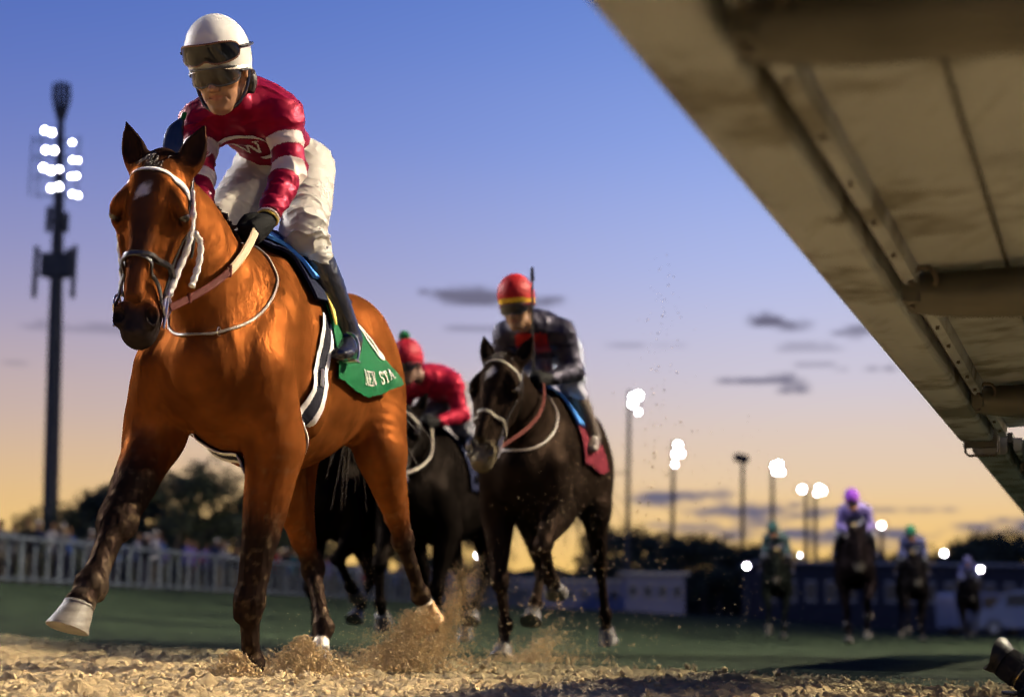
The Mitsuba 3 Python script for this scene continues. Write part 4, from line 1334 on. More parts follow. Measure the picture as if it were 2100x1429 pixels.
def rider_body(J, h):
    M = person_head_frame(J)
    ax = nrm(M[:3, :3].T)
    S = J['hscale']
    G = lambda x, y, z: ap(M, (x, y, z))
    R = lambda *r: np.array(r) * S
    B = Blob()
    s = np.array(J['spine'], float)
    B.limb(s, [0.135, 0.115, 0.145, 0.15, 0.08], [0.09, 0.085, 0.105, 0.09, 0.06], k=0.04)
    B.limb([s[-1] - (0.03, 0, 0.02), 0.5 * (s[-1] + G(-0.03, 0, -0.07)), G(-0.025, 0, -0.06)], [0.07, 0.056, 0.056], k=0.03)
    for sd, A, L in ((1, 'LA', 'LL'), (-1, 'RA', 'RL')):
        a, b, c = np.array(J[A], float)
        B.limb([s[3], a], [0.06, 0.055], k=0.03)
        B.limb([a, 0.5 * (a + b), b], [0.050, 0.046, 0.037], k=0.03)
        B.limb([b, b + (c - b) * 0.3, c], [0.037, 0.038, 0.025], k=0.02)
        hand(B, c, b, sd)
        a, b, c = np.array(J[L], float)
        B.limb([a, 0.5 * (a + b), b], [0.082, 0.07, 0.052], k=0.04)
        B.limb([b, b + (c - b) * 0.3, c], [0.050, 0.050, 0.032], k=0.02)
        f = nrm(J['footdir'] * np.array([1, sd, 1]))
        B.limb([c - f * 0.04 - (0, 0, 0.04), c + f * 0.06 - (0, 0, 0.05), c + f * 0.16 - (0, 0, 0.06)], [0.03, 0.035, 0.025], [0.03, 0.03, 0.018], k=0.02)
    # head
    B.ell(G(-0.015, 0, 0.035), R(0.098, 0.077, 0.088), ax, k=0.02)
    B.limb([G(0.030, 0, 0.0), G(0.045, 0, -0.05), G(0.058, 0, -0.098)], R(0.066, 0.055, 0.030), R(0.060, 0.050, 0.030), side=M[:3, 1], k=0.02)
    for q in (-1, 1):
        B.limb([G(-0.01, q * 0.062, -0.03), G(0.0, q * 0.056, -0.068), G(0.055, q * 0.022, -0.102)], R(0.014, 0.016, 0.015), k=0.02)   # jaw
        B.ell(G(0.062, q * 0.046, -0.022), R(0.024, 0.024, 0.018), ax, k=0.02)                                                      # cheek bone
        B.ell(G(0.083, q * 0.031, 0.002), R(0.016, 0.020, 0.014), ax, k=0.010, cut=True)                                            # eye socket
        B.ell(G(0.072, q * 0.031, 0.001), R(0.0125, 0.0135, 0.0115), ax, k=0.003)                                                   # eye
        B.ell(G(-0.005, q * 0.079, -0.008), R(0.018, 0.007, 0.031), ax, k=0.006)                                                    # ear
        B.limb([G(0.077, q * 0.012, 0.019), G(0.080, q * 0.034, 0.022), G(0.068, q * 0.054, 0.014)], R(0.007, 0.008, 0.006), k=0.010)  # brow
        B.ell(G(0.096, q * 0.012, -0.040), R(0.010, 0.009, 0.008), ax, k=0.006)                                                     # nostril wing
        B.limb([G(0.086, q * 0.018, -0.046), G(0.074, q * 0.034, -0.076)], R(0.002, 0.002), k=0.008, cut=True)                      # fold beside the mouth
    B.limb([G(0.082, 0, 0.008), G(0.096, 0, -0.018), G(0.108, 0, -0.036)], R(0.009, 0.0105, 0.0125), k=0.012)                       # nose
    B.limb([G(0.070, 0.026, -0.064), G(0.089, 0, -0.060), G(0.070, -0.026, -0.064)], R(0.004, 0.0075, 0.004), k=0.005)
    B.limb([G(0.070, 0.023, -0.073), G(0.086, 0, -0.074), G(0.070, -0.023, -0.073)], R(0.004, 0.008, 0.004), k=0.005)
    B.limb([G(0.080, 0.026, -0.0675), G(0.098, 0, -0.067), G(0.080, -0.026, -0.0675)], R(0.0022, 0.003, 0.0022), k=0.003, cut=True)
    B.ell(G(0.076, 0, -0.100), R(0.018, 0.022, 0.015), ax, k=0.012)
    return B.mesh(h, 1), M


def paint_skin(m, M, tone, lips):
    P = np.asarray(m.vertices)
    q = ap(np.linalg.inv(M), P)
    n = meshkit.fbm(q * 40, 3)
    col = np.asarray(tone) * (0.85 + 0.3 * n)[:, None]
    d, _ = seg_near(q, np.array([[0.070, 0.026, -0.067], [0.093, 0, -0.067], [0.070, -0.026, -0.067]]))
    w = step(0.013, 0.006, d)[:, None]
    col = col * (1 - w) + np.asarray(lips) * w
    beard = step(-0.045, -0.075, q[:, 2]) * (q[:, 0] > 0.0) * (q[:, 2] > -0.15)
    col *= 1 - 0.22 * beard[:, None] * (0.5 + n)[:, None]
    for s in (-1, 1):
        w = step(0.015, 0.011, np.linalg.norm((q - [0.083, s * 0.031, 0.001]) * [0.5, 1, 1], axis=1))[:, None]
        col = col * (1 - w) + np.array([0.25, 0.22, 0.20]) * w
        w = step(0.0075, 0.006, np.linalg.norm((q - [0.083, s * 0.031, 0.0])[:, 1:], axis=1))[:, None] * (q[:, :1] > 0.06)
        col = col * (1 - w) + np.array([0.02, 0.012, 0.008]) * w
        d, _ = seg_near(q, np.array([[0.085, s * 0.012, 0.021], [0.088, s * 0.034, 0.026], [0.072, s * 0.054, 0.016]]))
        w = step(0.009, 0.004, d)[:, None] * 0.85
        col = col * (1 - w) + np.array([0.02, 0.012, 0.01]) * w
    return np.clip(col, 0.003, 1)


def wrinkle(m, amp, f, seed, mask=None):
    P, N = np.asarray(m.vertices), vnormals(m)
    n = meshkit.fbm(P * np.asarray(f) + seed, 3) - 0.5
    r = 1 - 2 * np.abs(meshkit.fbm(P * np.asarray(f) * 0.8 + seed + 7, 2) - 0.5) * 2
    d = amp * (n + 0.6 * np.clip(r, 0, 1) ** 3)
    m.vertices = P + N * (d * (1 if mask is None else mask))[:, None]
    return m


def jersey_mesh(J, h):
    s = np.array(J['spine'], float)
    B = Blob()
    B.limb([s[0] + (s[1] - s[0]) * 0.40, s[1], s[2], s[3], s[4] + (s[4] - s[3]) * 0.15], [0.140, 0.150, 0.168, 0.165, 0.085], [0.105, 0.112, 0.130, 0.115, 0.075], k=0.05)
    for A in ('LA', 'RA'):
        a, b, c = np.array(J[A], float)
        B.limb([s[3] + (0, 0, -0.01), a], [0.10, 0.078], [0.10, 0.085], k=0.06)
        B.limb([a, 0.5 * (a + b), b], [0.076, 0.068, 0.058], k=0.05)
        B.limb([b, b + (c - b) * 0.35, b + (c - b) * 0.85], [0.058, 0.056, 0.040], k=0.03)
    return B.mesh(h, 2)


def breeches_mesh(J, h):
    s = np.array(J['spine'], float)
    B = Blob()
    B.limb([s[0] - (0.05, 0, 0.01), s[0] + (s[1] - s[0]) * 0.25, s[1]], [0.145, 0.150, 0.135], [0.115, 0.115, 0.095], k=0.05)
    for L in ('LL', 'RL'):
        a, b, c = np.array(J[L], float)
        B.ell(a + (-0.05, 0, 0.0), (0.12, 0.095, 0.115), k=0.05)
        B.limb([a, a + (b - a) * 0.5, b + (b - c) * 0.08], [0.110, 0.100, 0.078], k=0.05)
        B.limb([b + (b - c) * 0.08, b + (c - b) * 0.22], [0.078, 0.062], k=0.04)
    return B.mesh(h, 2)


def boot_mesh(J, L, sd, h):
    a, b, c = np.array(J[L], float)
    f = nrm(J['footdir'] * np.array([1, sd, 1]))
    B = Blob()
    B.limb([b + (c - b) * 0.13, b + (c - b) * 0.40, b + (c - b) * 0.75, c], [0.066, 0.067, 0.056, 0.049], [0.070, 0.072, 0.060, 0.054], k=0.02)
    B.limb([c - f * 0.045 - (0, 0, 0.035), c + f * 0.05 - (0, 0, 0.042), c + f * 0.13 - (0, 0, 0.062), c + f * 0.185 - (0, 0, 0.072)], [0.040, 0.043, 0.048, 0.036], [0.048, 0.047, 0.033, 0.024], k=0.025)
    return B.mesh(h, 2)


def goggles(key, M, z0, r0, W, lens, rim, tall=0.036, wide=62, out=0.0):
    """Curved goggles in the head frame: a bowed lens sheet with a rim and a strap round the head."""
    th = np.radians(np.linspace(-wide, wide, 41))
    v = np.linspace(-1, 1, 13)
    TH, V = np.meshgrid(th, v, indexing='ij')
    e = np.abs(TH) / np.radians(wide)
    hgt = tall * np.clip(1 - e ** 4.5, 0.02, 1) ** 0.5
    notch = 0.35 * tall * np.exp(-(TH / 0.17) ** 2) * (V < 0) * (-V)
    bul = 0.012 * np.sqrt(np.clip(1 - e ** 2, 0, 1)) * (1 - 0.3 * V ** 2)
    P = np.stack([(r0[0] + bul) * np.cos(TH) + r0[2], (r0[1] + bul * 0.6) * np.sin(TH), z0 + V * hgt + notch + out * np.cos(TH)], -1)
    obj('lens', place(sheet(P, 0.002), W @ M), lens, key, smooth=True)
    ring = np.vstack([P[:, 0], P[-1, 1:-1], P[::-1, -1], P[0, -2:0:-1]])
    ring = np.vstack([ring, ring[:1]])
    obj('frame', place(tube(ring, 0.0032, 6, 1), W @ M), rim, key, smooth=True)
    tt = np.radians(np.linspace(wide, 360 - wide, 40))
    p = np.stack([(r0[0] + 0.004) * np.cos(tt) + r0[2], (r0[1] + 0.004) * np.sin(tt), z0 + 0.010 * np.cos(tt) + 0 * tt], -1)
    return p


def helmet_shell(M, panels=None, lo=0.010):
    """Skull cap: a dome cut at the brim, thickened, with the cover's seams standing a little proud."""
    n, k = 72, 26
    a = np.arange(n) * 2 * np.pi / n
    rings, cols = [], []
    for j in range(k):
        u = j / (k - 1)
        ph = np.radians(-26 + 116 * u)
        brim = (0.010 * np.cos(a) - 0.034 * (1 - np.cos(a)) * 0.5) * (1 - u) ** 2
        z = 0.058 + 0.112 * np.sin(ph) + brim
        r = (np.cos(ph) if j < k - 1 else 0.0) * 1.06
        bump = 1 + 0.005 * np.exp(-(np.sin(2 * a) / 0.06) ** 2) * (r > 0.05)
        rings.append(np.stack([-0.012 + 0.114 * r * bump * np.cos(a), 0.093 * r * bump * np.sin(a), z], -1))
    return np.array(rings), a


def make_helmet(key, J, M, W, color, stripe=None, peak=True, pom=None, trim='helmet_trim'):
    rings, a = helmet_shell(M)
    m = loft(np.vstack([rings[:1] * [0.93, 0.93, 1], rings]), True)
    col = np.tile(np.asarray(color, float), (len(m.vertices), 1))
    q = np.asarray(m.vertices)
    if stripe is not None:
        zr = q[:, 2] - 0.012 * q[:, 0] / 0.124 * 1.0
        ang = np.arctan2(q[:, 1] / 0.093, (q[:, 0] + 0.012) / 0.114)
        zb = 0.008 + 0.010 * np.cos(ang) - 0.034 * (1 - np.cos(ang)) * 0.5
        w = (np.abs(q[:, 2] - zb - 0.024) < 0.011)
        col[w] = stripe
    hk = obj('helmet', place(m, W @ M), 'helmet_cover', key, smooth=True, color=col)
    if peak:
        th = np.radians(np.linspace(-78, 78, 25))
        u = np.linspace(0, 1, 6)
        TH, U = np.meshgrid(th, u, indexing='ij')
        L = 0.010 * np.cos(TH * 0.9)
        P = np.stack([-0.012 + (0.112 + L * U) * np.cos(TH), (0.091 + L * U) * np.sin(TH), 0.024 - 0.036 * (1 - np.cos(TH)) * 0.5 - 0.008 * U + 0.004 * U * np.cos(3 * TH)], -1)
        obj('peak', place(sheet(P, 0.004), W @ M), trim, hk, smooth=50)
        r = rings[0] * [1.015, 1.015, 1] + [0, 0, 0.003]
        obj('brim_edge', place(tube(np.vstack([r, r[:1]]), 0.0042, 6, 1), W @ M), trim, hk, smooth=True)
    if pom is not None:
        b = trimesh.creation.icosphere(3, 0.034)
        b.vertices *= 0.85 + 0.4 * meshkit.noise(b.vertices * 160)[:, None]
        b.apply_translation([-0.02, 0, 0.180])
        obj('pompom', place(b, W @ M), pom, hk, smooth=True)
    return hk


def make_rider(key, J, W, h, look):
    """look: jersey painter, breeches colour, helmet colours and so on."""
    m, M = rider_body(J, h)
    obj('body', place(m, W), 'skin', key, smooth=True, color=paint_skin(m, M, look.get('tone', (0.24, 0.115, 0.058)), (0.26, 0.08, 0.05)))
    j = jersey_mesh(J, h)
    s = np.array(J['spine'], float)
    wrinkle(j, 0.011, (17, 9, 17), 3.0)
    arms = 0
    for A in ('LA', 'RA'):
        d, pos = seg_near(np.asarray(j.vertices), np.array(J[A], float))
        w = step(0.10, 0.07, d) * step(1.05, 1.3, pos)
        t = pos * 9 + meshkit.fbm(np.asarray(j.vertices) * 20, 2) * 3
        j.vertices = np.asarray(j.vertices) + vnormals(j) * (0.0022 * w * np.sin(t * 3))[:, None]
    jk = obj('jersey', place(j, W), 'silk', key, smooth=True, color=look['jersey'](np.asarray(j.vertices), J))
    b = breeches_mesh(J, h)
    kn = np.array([np.linalg.norm(np.asarray(b.vertices) - J[L][1], axis=1) for L in ('LL', 'RL')]).min(0)
    wrinkle(b, 0.014, (15, 15, 22), 11.0, 0.6 + 0.9 * step(0.22, 0.06, kn))
    obj('breeches', place(b, W), 'breeches_cloth', key, smooth=True, color=look['breeches'](np.asarray(b.vertices), J))
    for sd, A, L in ((1, 'LA', 'LL'), (-1, 'RA', 'RL')):
        bt = boot_mesh(J, L, sd, h)
        bt = wrinkle(bt, 0.003, (18, 18, 14), 5.0)
        k = obj('boot', place(bt, W), look.get('boot', 'black_leather'), key, smooth=True)
        a_, b_, c_ = np.array(J[L], float)
        o = b_ + (c_ - b_) * 0.16
        d = nrm(c_ - b_)
        u = nrm(np.cross(d, [0, 1, 0.2]))
        w = np.cross(d, u)
        ang = np.linspace(0, 2 * np.pi, 33)
        obj('boot_cuff', place(tube(o + 0.064 * np.cos(ang)[:, None] * u + 0.062 * np.sin(ang)[:, None] * w, 0.006, 6, 1), W), look.get('boot', 'black_leather'), k, smooth=True)
        a_, b_, c_ = np.array(J[A], float)
        B = Blob()
        hand(B, c_, b_, sd, 0.0045)
        B.limb([b_ + (c_ - b_) * 0.80, c_], [0.034, 0.033], k=0.01)
        obj('glove', place(B.mesh(min(h, 0.004) if h < 0.008 else h, 1), W), look.get('glove', 'black_glove'), key, smooth=True)
    hk = make_helmet(key, J, M, W, look['helmet'], look.get('stripe'), True, look.get('pom'), look.get('trim', 'helmet_trim'))
    gk = numbered(key + '__goggles')
    labels_g = goggles(gk, M, -0.005, (0.096, 0.083, 0.006), W, look.get('lens', 'clear_lens'), 'clear_rim', 0.027, 66)
    obj('strap', place(tube(labels_g + [0, 0, 0], 0.005, 6, 1), W @ M), 'clear_rim', gk, smooth=True)
    return M, j
# ------------------------------------------------------------------ the bay horse in front
LEAD = frame((-0.98, 6.33, 0.0), (-math.sin(math.radians(12)), -math.cos(math.radians(12)), 0))
LEADJ = dict(STAND, poll=(0.90, -0.045, 1.735), headlen=0.62, headwide=1.10, tilt=9.0, headyaw=7.0, headroll=2.5, thick=dict(RF=1.28, LF=1.04), mud=dict(RF=0.55, LF=0.15, LH=0.3, RH=0.3),
             RF=[(0.42, -0.21, 1.08), (0.34, -0.255, 0.87), (0.60, -0.265, 0.545), (0.76, -0.275, 0.31), (0.815, -0.285, 0.252), (0.845, -0.30, 0.158)],
             LF=[(0.36, 0.16, 1.06), (0.22, 0.165, 0.83), (0.22, 0.085, 0.275), (0.13, 0.068, 0.045), (0.15, 0.068, -0.02), (0.18, 0.068, -0.11)],
             RH=[(-0.92, -0.15, 1.22), (-0.55, -0.12, 0.92), (-0.98, -0.085, 0.43), (-0.84, 0.02, 0.18), (-0.78, 0.03, 0.08), (-0.74, 0.03, -0.01)],
             LH=[(-0.98, 0.15, 1.22), (-0.85, 0.25, 0.93), (-1.25, 0.245, 0.57), (-1.47, 0.275, 0.33), (-1.50, 0.30, 0.275), (-1.54, 0.345, 0.215)])
lead = thing('horse', 'bay horse with white browband and green saddle cloth galloping in front', 'horse')
lead_mesh, LEADM = make_horse(lead, LEADJ, LEAD, 0.0075, (0.110, 0.032, 0.0080), (0.012, 0.0075, 0.006), (0.020, 0.015, 0.014), 'bay_coat', socks=('LH', 'RH'), ripple=0.022, pale=('LH',))

MAROON, WHITE_SILK = np.array([0.108, 0.001, 0.012]), np.array([0.40, 0.33, 0.30])


def lead_jersey(P, J):
    n = meshkit.fbm(P * 30, 2)
    col = MAROON * (0.8 + 0.4 * n)[:, None]
    for A in ('LA', 'RA'):
        d, pos = seg_near(P, np.array(J[A], float))
        for lo, hi in ((0.42, 0.66), (1.0, 1.22)):
            w = (d < 0.10) & (pos > lo) & (pos < hi)
            col[w] = WHITE_SILK
    return col


def plain(c, v=0.25, f=30):
    c = np.asarray(c, float)
    return lambda P, J: c * (1 - v / 2 + v * meshkit.fbm(P * f, 2))[:, None]


rider = thing('person', 'rider in maroon silks and a white helmet crouching on the bay horse', 'person')
RJ = dict(CROUCH)
RM, rider_jersey = make_rider(rider, RJ, LEAD, 0.005, dict(jersey=lead_jersey, breeches=plain((0.31, 0.29, 0.255), 0.16), helmet=(0.46, 0.445, 0.41)))
gk = numbered(rider + '__goggles')
p = goggles(gk, RM, 0.066, (0.122, 0.103, -0.012), LEAD, 'goggle_lens', 'goggle_rim', 0.031, 60)
obj('strap', place(tube(p + [0, 0, 0], 0.0045, 6, 1), LEAD @ RM), 'clear_rim', gk, smooth=True)
# ------------------------------------------------------------------ tack
srf('white_strap', proc(lambda p, n, uv: mix((0.36, 0.35, 0.33), (0.54, 0.52, 0.49), fbm(p.x * 60, p.y * 60, p.z * 60, 2))), 0.5)
bumped('white_fleece', (0.50, 0.48, 0.44), 0.9, lambda p, n, uv: fbm(p.x * 130, p.y * 130, p.z * 130, 2), 0.008)
bumped('dark_bridle', (0.012, 0.010, 0.010), 0.38, lambda p, n, uv: noise(p.x * 220, p.y * 220, p.z * 220), 0.0006, specular=0.5)
bumped('brown_rein', (0.055, 0.010, 0.007), 0.7, lambda p, n, uv: noise(p.x * 400, p.y * 400, p.z * 400), 0.001, specular=0.08)
bumped('tan_rubber', (0.34, 0.25, 0.14), 0.7, lambda p, n, uv: noise(p.x * 500, p.y * 500, p.z * 500), 0.001)
srf('bit_metal', (0.55, 0.52, 0.47), 0.22, metallic=1.0)
weave = lambda p, n, uv: fbm(p.x * 45, p.y * 45, p.z * 45, 2) + 0.3 * noise(p.x * 400, p.y * 400, p.z * 400)
bumped('green_cloth', (0.001, 0.072, 0.022), 0.7, weave, 0.003, specular=0.1)
bumped('navy_cloth', (0.003, 0.005, 0.020), 0.8, weave, 0.002, specular=0.1)
bumped('blue_cloth', (0.05, 0.19, 0.50), 0.7, weave, 0.002, specular=0.1)
bumped('yellow_cloth', (0.40, 0.30, 0.04), 0.7, weave, 0.002)
srf('white_print', (0.50, 0.48, 0.44), 0.6)
srf('navy_web', (0.007, 0.007, 0.013), 0.8, specular=0.1)


def bridle(key, J, M, W, skin, c_brow, c_strap, c_cheek, cross=True, cheek_r=0.0):
    """Browband, crownpiece, cheek straps, noseband and bit rings, laid on the head."""
    hs, wd = J['headlen'] / 0.66, J.get('headwide', 1.0)
    H = lambda x, y, t: ap(M, (x, y * wd, -t * hs))
    br = numbered(key + '__bridle')

    def strap(name, pts, width, thick, mat, off=0.004, n=8):
        p, nn = skin.lay(np.array(pts), off, n)
        return obj(name, place(ribbon(p, nn, width, thick), W), mat, br, smooth=40)

    strap('browband', [H(-0.05, -0.11, 0.115), H(0.0, -0.105, 0.085), H(0.05, -0.06, 0.063), H(0.07, 0, 0.056), H(0.05, 0.06, 0.063), H(0.0, 0.105, 0.085), H(-0.05, 0.11, 0.115)], 0.024, 0.007, c_brow)
    strap('crownpiece', [H(-0.06, -0.11, 0.10), H(-0.075, -0.095, 0.04), H(-0.09, -0.04, -0.005), H(-0.09, 0.04, -0.005), H(-0.075, 0.095, 0.04), H(-0.06, 0.11, 0.10)], 0.024, 0.006, c_strap)
    for s in (-1, 1):
        strap('cheek_strap', [H(-0.05, s * 0.11, 0.10), H(-0.06, s * 0.115, 0.20), H(-0.055, s * 0.10, 0.32), H(-0.06, s * 0.08, 0.43), H(-0.055, s * 0.07, 0.50)], 0.015, 0.005, c_strap)
        strap('throat_strap', [H(-0.06, s * 0.11, 0.08), H(-0.13, s * 0.105, 0.18), H(-0.20, s * 0.06, 0.27)], 0.013, 0.004, c_strap)
        a = np.linspace(0, 2 * np.pi, 25)
        o = H(-0.05, s * 0.078, 0.535)
        r = 0.034
        obj('bit_ring', place(tube(o + r * np.cos(a)[:, None] * M[:3, 0] + r * np.sin(a)[:, None] * M[:3, 2], 0.0038, 8, 1), W), 'bit_metal', br, smooth=True)
        obj('bit_bar', place(tube([o + M[:3, 2] * 0.06, o, o - M[:3, 2] * 0.075], [0.004, 0.005, 0.004], 8, 1), W), 'bit_metal', br, smooth=True)
    nose = [H(-0.14, -0.05, 0.42), H(-0.08, -0.10, 0.405), H(0.01, -0.085, 0.395), H(0.045, -0.05, 0.388), H(0.06, 0, 0.385), H(0.045, 0.05, 0.388), H(0.01, 0.085, 0.397), H(-0.08, 0.10, 0.415), H(-0.14, 0.05, 0.43)]
    strap('noseband', nose, 0.021, 0.008, c_cheek)
    if cross:
        strap('cross_strap', [H(-0.08, -0.10, 0.44), H(-0.02, -0.088, 0.43), H(0.04, -0.05, 0.395), H(0.06, 0.0, 0.387), H(0.045, 0.05, 0.42), H(0.02, 0.085, 0.47), H(-0.03, 0.095, 0.53), H(-0.08, 0.085, 0.60)], 0.016, 0.007, c_cheek, 0.011)
        strap('cross_strap', [H(-0.08, -0.085, 0.60), H(-0.04, -0.095, 0.55), H(0.0, -0.095, 0.49), H(0.035, -0.07, 0.435), H(0.06, -0.01, 0.39), H(0.045, 0.05, 0.385), H(0.0, 0.09, 0.40), H(-0.08, 0.10, 0.42)], 0.016, 0.007, c_cheek, 0.016)
        obj('rosette', place(bevel_box(H(0.058, -0.005, 0.392), (0.012, 0.036, 0.026), 0.004, nrm(M[:3, :3].T)), W), c_cheek, br)
    return br


br = bridle(lead, LEADJ, LEADM, LEAD, Skin(lead_mesh), 'white_strap', 'dark_bridle', 'dark_bridle')
hs, wd = LEADJ['headlen'] / 0.66, LEADJ['headwide']
HL = lambda x, y, t: ap(LEADM, (x, y * wd, -t * hs))
lead_skin = Skin(lead_mesh)
# white taped cheek piece with its loose loop
for s in (1, -1):
    p, nn = lead_skin.lay(np.array([HL(-0.045, s * 0.112, 0.085), HL(-0.065, s * 0.118, 0.16), HL(-0.075, s * 0.116, 0.24), HL(-0.085, s * 0.105, 0.33), HL(-0.08, s * 0.088, 0.42), HL(-0.065, s * 0.076, 0.49)]), 0.014, 8)
    t = np.linspace(0, 1, len(p))
    r = np.where(t < 0.18, 0.007, 0.0125) * (1 + 0.13 * np.sin(t * 60))
    obj('taped_cheekpiece', place(tube(p, r, 10, 1), LEAD), 'white_fleece', br, smooth=True)
    if s == 1:
        q = np.array([HL(-0.08, 0.122, 0.235), HL(-0.112, 0.135, 0.26), HL(-0.122, 0.138, 0.32), HL(-0.120, 0.132, 0.385), HL(-0.116, 0.126, 0.43)])
        q = cr(q, 8)
        obj('loose_tape', place(tube(q, 0.0115 * (1 + 0.16 * np.sin(np.linspace(0, 40, len(q)))), 10, 1), LEAD), 'white_fleece', br, smooth=True)

# reins from the bit to the hands, tan rubber grips near the hands
bit = HL(-0.06, 0.085, 0.535)
hd = np.array([0.365, 0.118, 1.635])
ru = lambda t: bit + (hd - bit) * t + np.array([0, 0.050, -0.025]) * math.sin(math.pi * t)
nn = lambda P: np.tile(nrm(np.array([0.35, 1.0, 0.25])), (len(P), 1))
P1 = np.array([ru(t) for t in np.linspace(0.0, 0.52, 12)])
P2 = np.array([ru(t) for t in np.linspace(0.50, 1.0, 12)])
obj('rein', place(ribbon(P1, nn(P1), 0.026, 0.006), LEAD), 'brown_rein', lead, smooth=40)
k = obj('rein_grip', place(ribbon(P2, nn(P2), np.linspace(0.031, 0.036, 12), 0.010), LEAD), 'tan_rubber', lead, smooth=40)
for t_, e_ in ((0.14, 0.036), (0.505, 0.042)):
    obj('rein_keeper', place(bevel_box(ru(t_), (0.014, 0.014, e_), 0.003), LEAD), 'brown_rein', lead)
bitr = HL(-0.06, -0.085, 0.535)
hr = np.array([0.40, -0.06, 1.62])
P3 = np.array([bitr + (hr - bitr) * t + np.array([0, -0.10, 0.0]) * math.sin(math.pi * t) for t in np.linspace(0, 1, 16)])
obj('rein', place(ribbon(P3, np.tile(nrm(np.array([0.35, -1.0, 0.25])), (16, 1)), 0.024, 0.006), LEAD), 'brown_rein', lead, smooth=40)

# neck strap
ring = np.array([(0.16, 0.0, 1.64), (0.23, 0.13, 1.56), (0.33, 0.19, 1.42), (0.46, 0.17, 1.28), (0.58, 0.09, 1.20), (0.62, 0.0, 1.18), (0.58, -0.09, 1.20), (0.46, -0.17, 1.28), (0.33, -0.19, 1.42), (0.23, -0.13, 1.56), (0.16, 0.0, 1.64)])
p, n_ = lead_skin.lay(ring, 0.005, 10)
srf('grey_strap', (0.16, 0.13, 0.10), 0.5)
obj('neck_strap', place(ribbon(p, n_, 0.011, 0.006), LEAD), 'grey_strap', lead, smooth=40)
i = int(len(p) * 0.42)
obj('neck_buckle', place(tube(p[i] + n_[i] * 0.006 + 0.016 * np.array([[math.cos(a), 0, math.sin(a)] for a in np.linspace(0, 2 * np.pi, 13)]), 0.0025, 6, 1), LEAD), 'bit_metal', lead, smooth=True)


def drape(skin, xs, reach, off, fold=0.0, seed=0.0, rows=60, xmap=None):
    """A cloth over the back: rows along xs, from -reach to reach metres down either side; below the widest line it hangs free."""
    s = np.linspace(-1, 1, rows) * reach
    a = np.abs(s)
    th = np.linspace(0, np.pi / 2, 60)
    out = []
    for x in xs:
        row = []
        for si, ai in zip(s, a):
            xx = xmap(x, ai) if xmap else x
            hw, hh, zc = (np.interp(-xx, -TRUNK[:, 0], TRUNK[:, k]) for k in (2, 3, 1))
            ay, az = hw * np.sin(th), zc + hh * np.cos(th) + 0.02 * np.cos(th) ** 4
            L = np.r_[0, np.cumsum(np.hypot(np.diff(ay), np.diff(az)))]
            y = np.interp(ai, L, ay)
            z = np.interp(ai, L, az) - max(0.0, ai - L[-1])
            f = fold * step(0.2, 0.6, ai) * (math.sin(xx * 34 + seed + 2.0 * ai) * 0.7 + math.sin(xx * 71 + 1.3 + seed - 3 * ai) * 0.3 + 0.5 * step(0.3, 0.6, ai))
            row.append((xx, (1 if si >= 0 else -1) * (y + f), z))
        out.append(row)
    return skin.push(np.array(out), off)


saddle_cloth = numbered(lead + '__saddle_cloth')
labels[saddle_cloth] = {'label': 'green saddle cloth with white lettering and a yellow stripe'}
X0, X1 = -0.03, -0.76
cloth_map = lambda x, a: -0.03 - 0.07 * a / 0.6 + (x + 0.03) * (0.42 + 0.52 * step(0.12, 0.62, a))
CL = drape(lead_skin, np.linspace(X0, X1, 60), 0.60, 0.020, fold=0.020, rows=90, xmap=cloth_map)
# the hem lifts at the back
w = step(-0.40, -0.78, CL[..., 0]) * step(0.35, 0.6, np.abs(np.linspace(-1, 1, 90) * 0.60))[None, :]
CL[..., 1] += np.sign(CL[..., 1]) * 0.050 * w
CL[..., 2] += 0.04 * w
obj('cloth', place(sheet(CL, 0.004), LEAD), 'green_cloth', saddle_cloth, smooth=60)
NV = drape(lead_skin, np.linspace(0.15, -0.16, 30), 0.315, 0.030, fold=0.006, rows=60, xmap=lambda x, a: x - 0.45 * max(a - 0.05, 0))
obj('pad', place(sheet(NV, 0.012), LEAD), 'navy_cloth', saddle_cloth, smooth=60)
YL = drape(lead_skin, np.linspace(0.0, -0.055, 8), 0.40, 0.034, rows=80, xmap=lambda x, a: (x + 0.0275) * (0.25 + 0.75 * math.sin(min(max((a - 0.22) / 0.18, 0), 1) * math.pi) ** 0.7) - 0.0275 - 0.055)
obj('stripe', place(cat([sheet(YL[:, 56:], 0.006)]), LEAD), 'yellow_cloth', saddle_cloth, smooth=60)
BL = drape(lead_skin, np.linspace(0.13, -0.20, 30), 0.235, 0.050, rows=40, xmap=lambda x, a: x - 0.60 * max(a - 0.05, 0))
obj('blue_pad', place(sheet(BL, 0.014), LEAD), 'blue_cloth', saddle_cloth, smooth=60)


def on_cloth(C, x0, x1, reach, mesh, off=0.006):
    """Bends flat lettering (x along the cloth, y up) on to the cloth grid."""
    from scipy.interpolate import RegularGridInterpolator as RGI
    n, m = C.shape[:2]
    u, v = np.linspace(0, 1, n), np.linspace(-reach, reach, m)
    f = RGI((u, v), C, bounds_error=False, fill_value=None)
    nn = nrm(np.cross(np.gradient(C, axis=0), np.gradient(C, axis=1)))
    fn = RGI((u, v), nn, bounds_error=False, fill_value=None)
    q = np.asarray(mesh.vertices)
    uv = np.stack([(q[:, 0] - x0) / (x1 - x0), q[:, 1]], -1)
    N = nrm(fn(uv))
    P = f(uv)
    sgn = np.sign((N * np.array([0, 1, 0])).sum(-1)[:, None]) * np.sign(P[:, 1:2])
    out = mesh.copy()
    out.vertices = P + N * sgn * (off + q[:, 2:3])
    return out


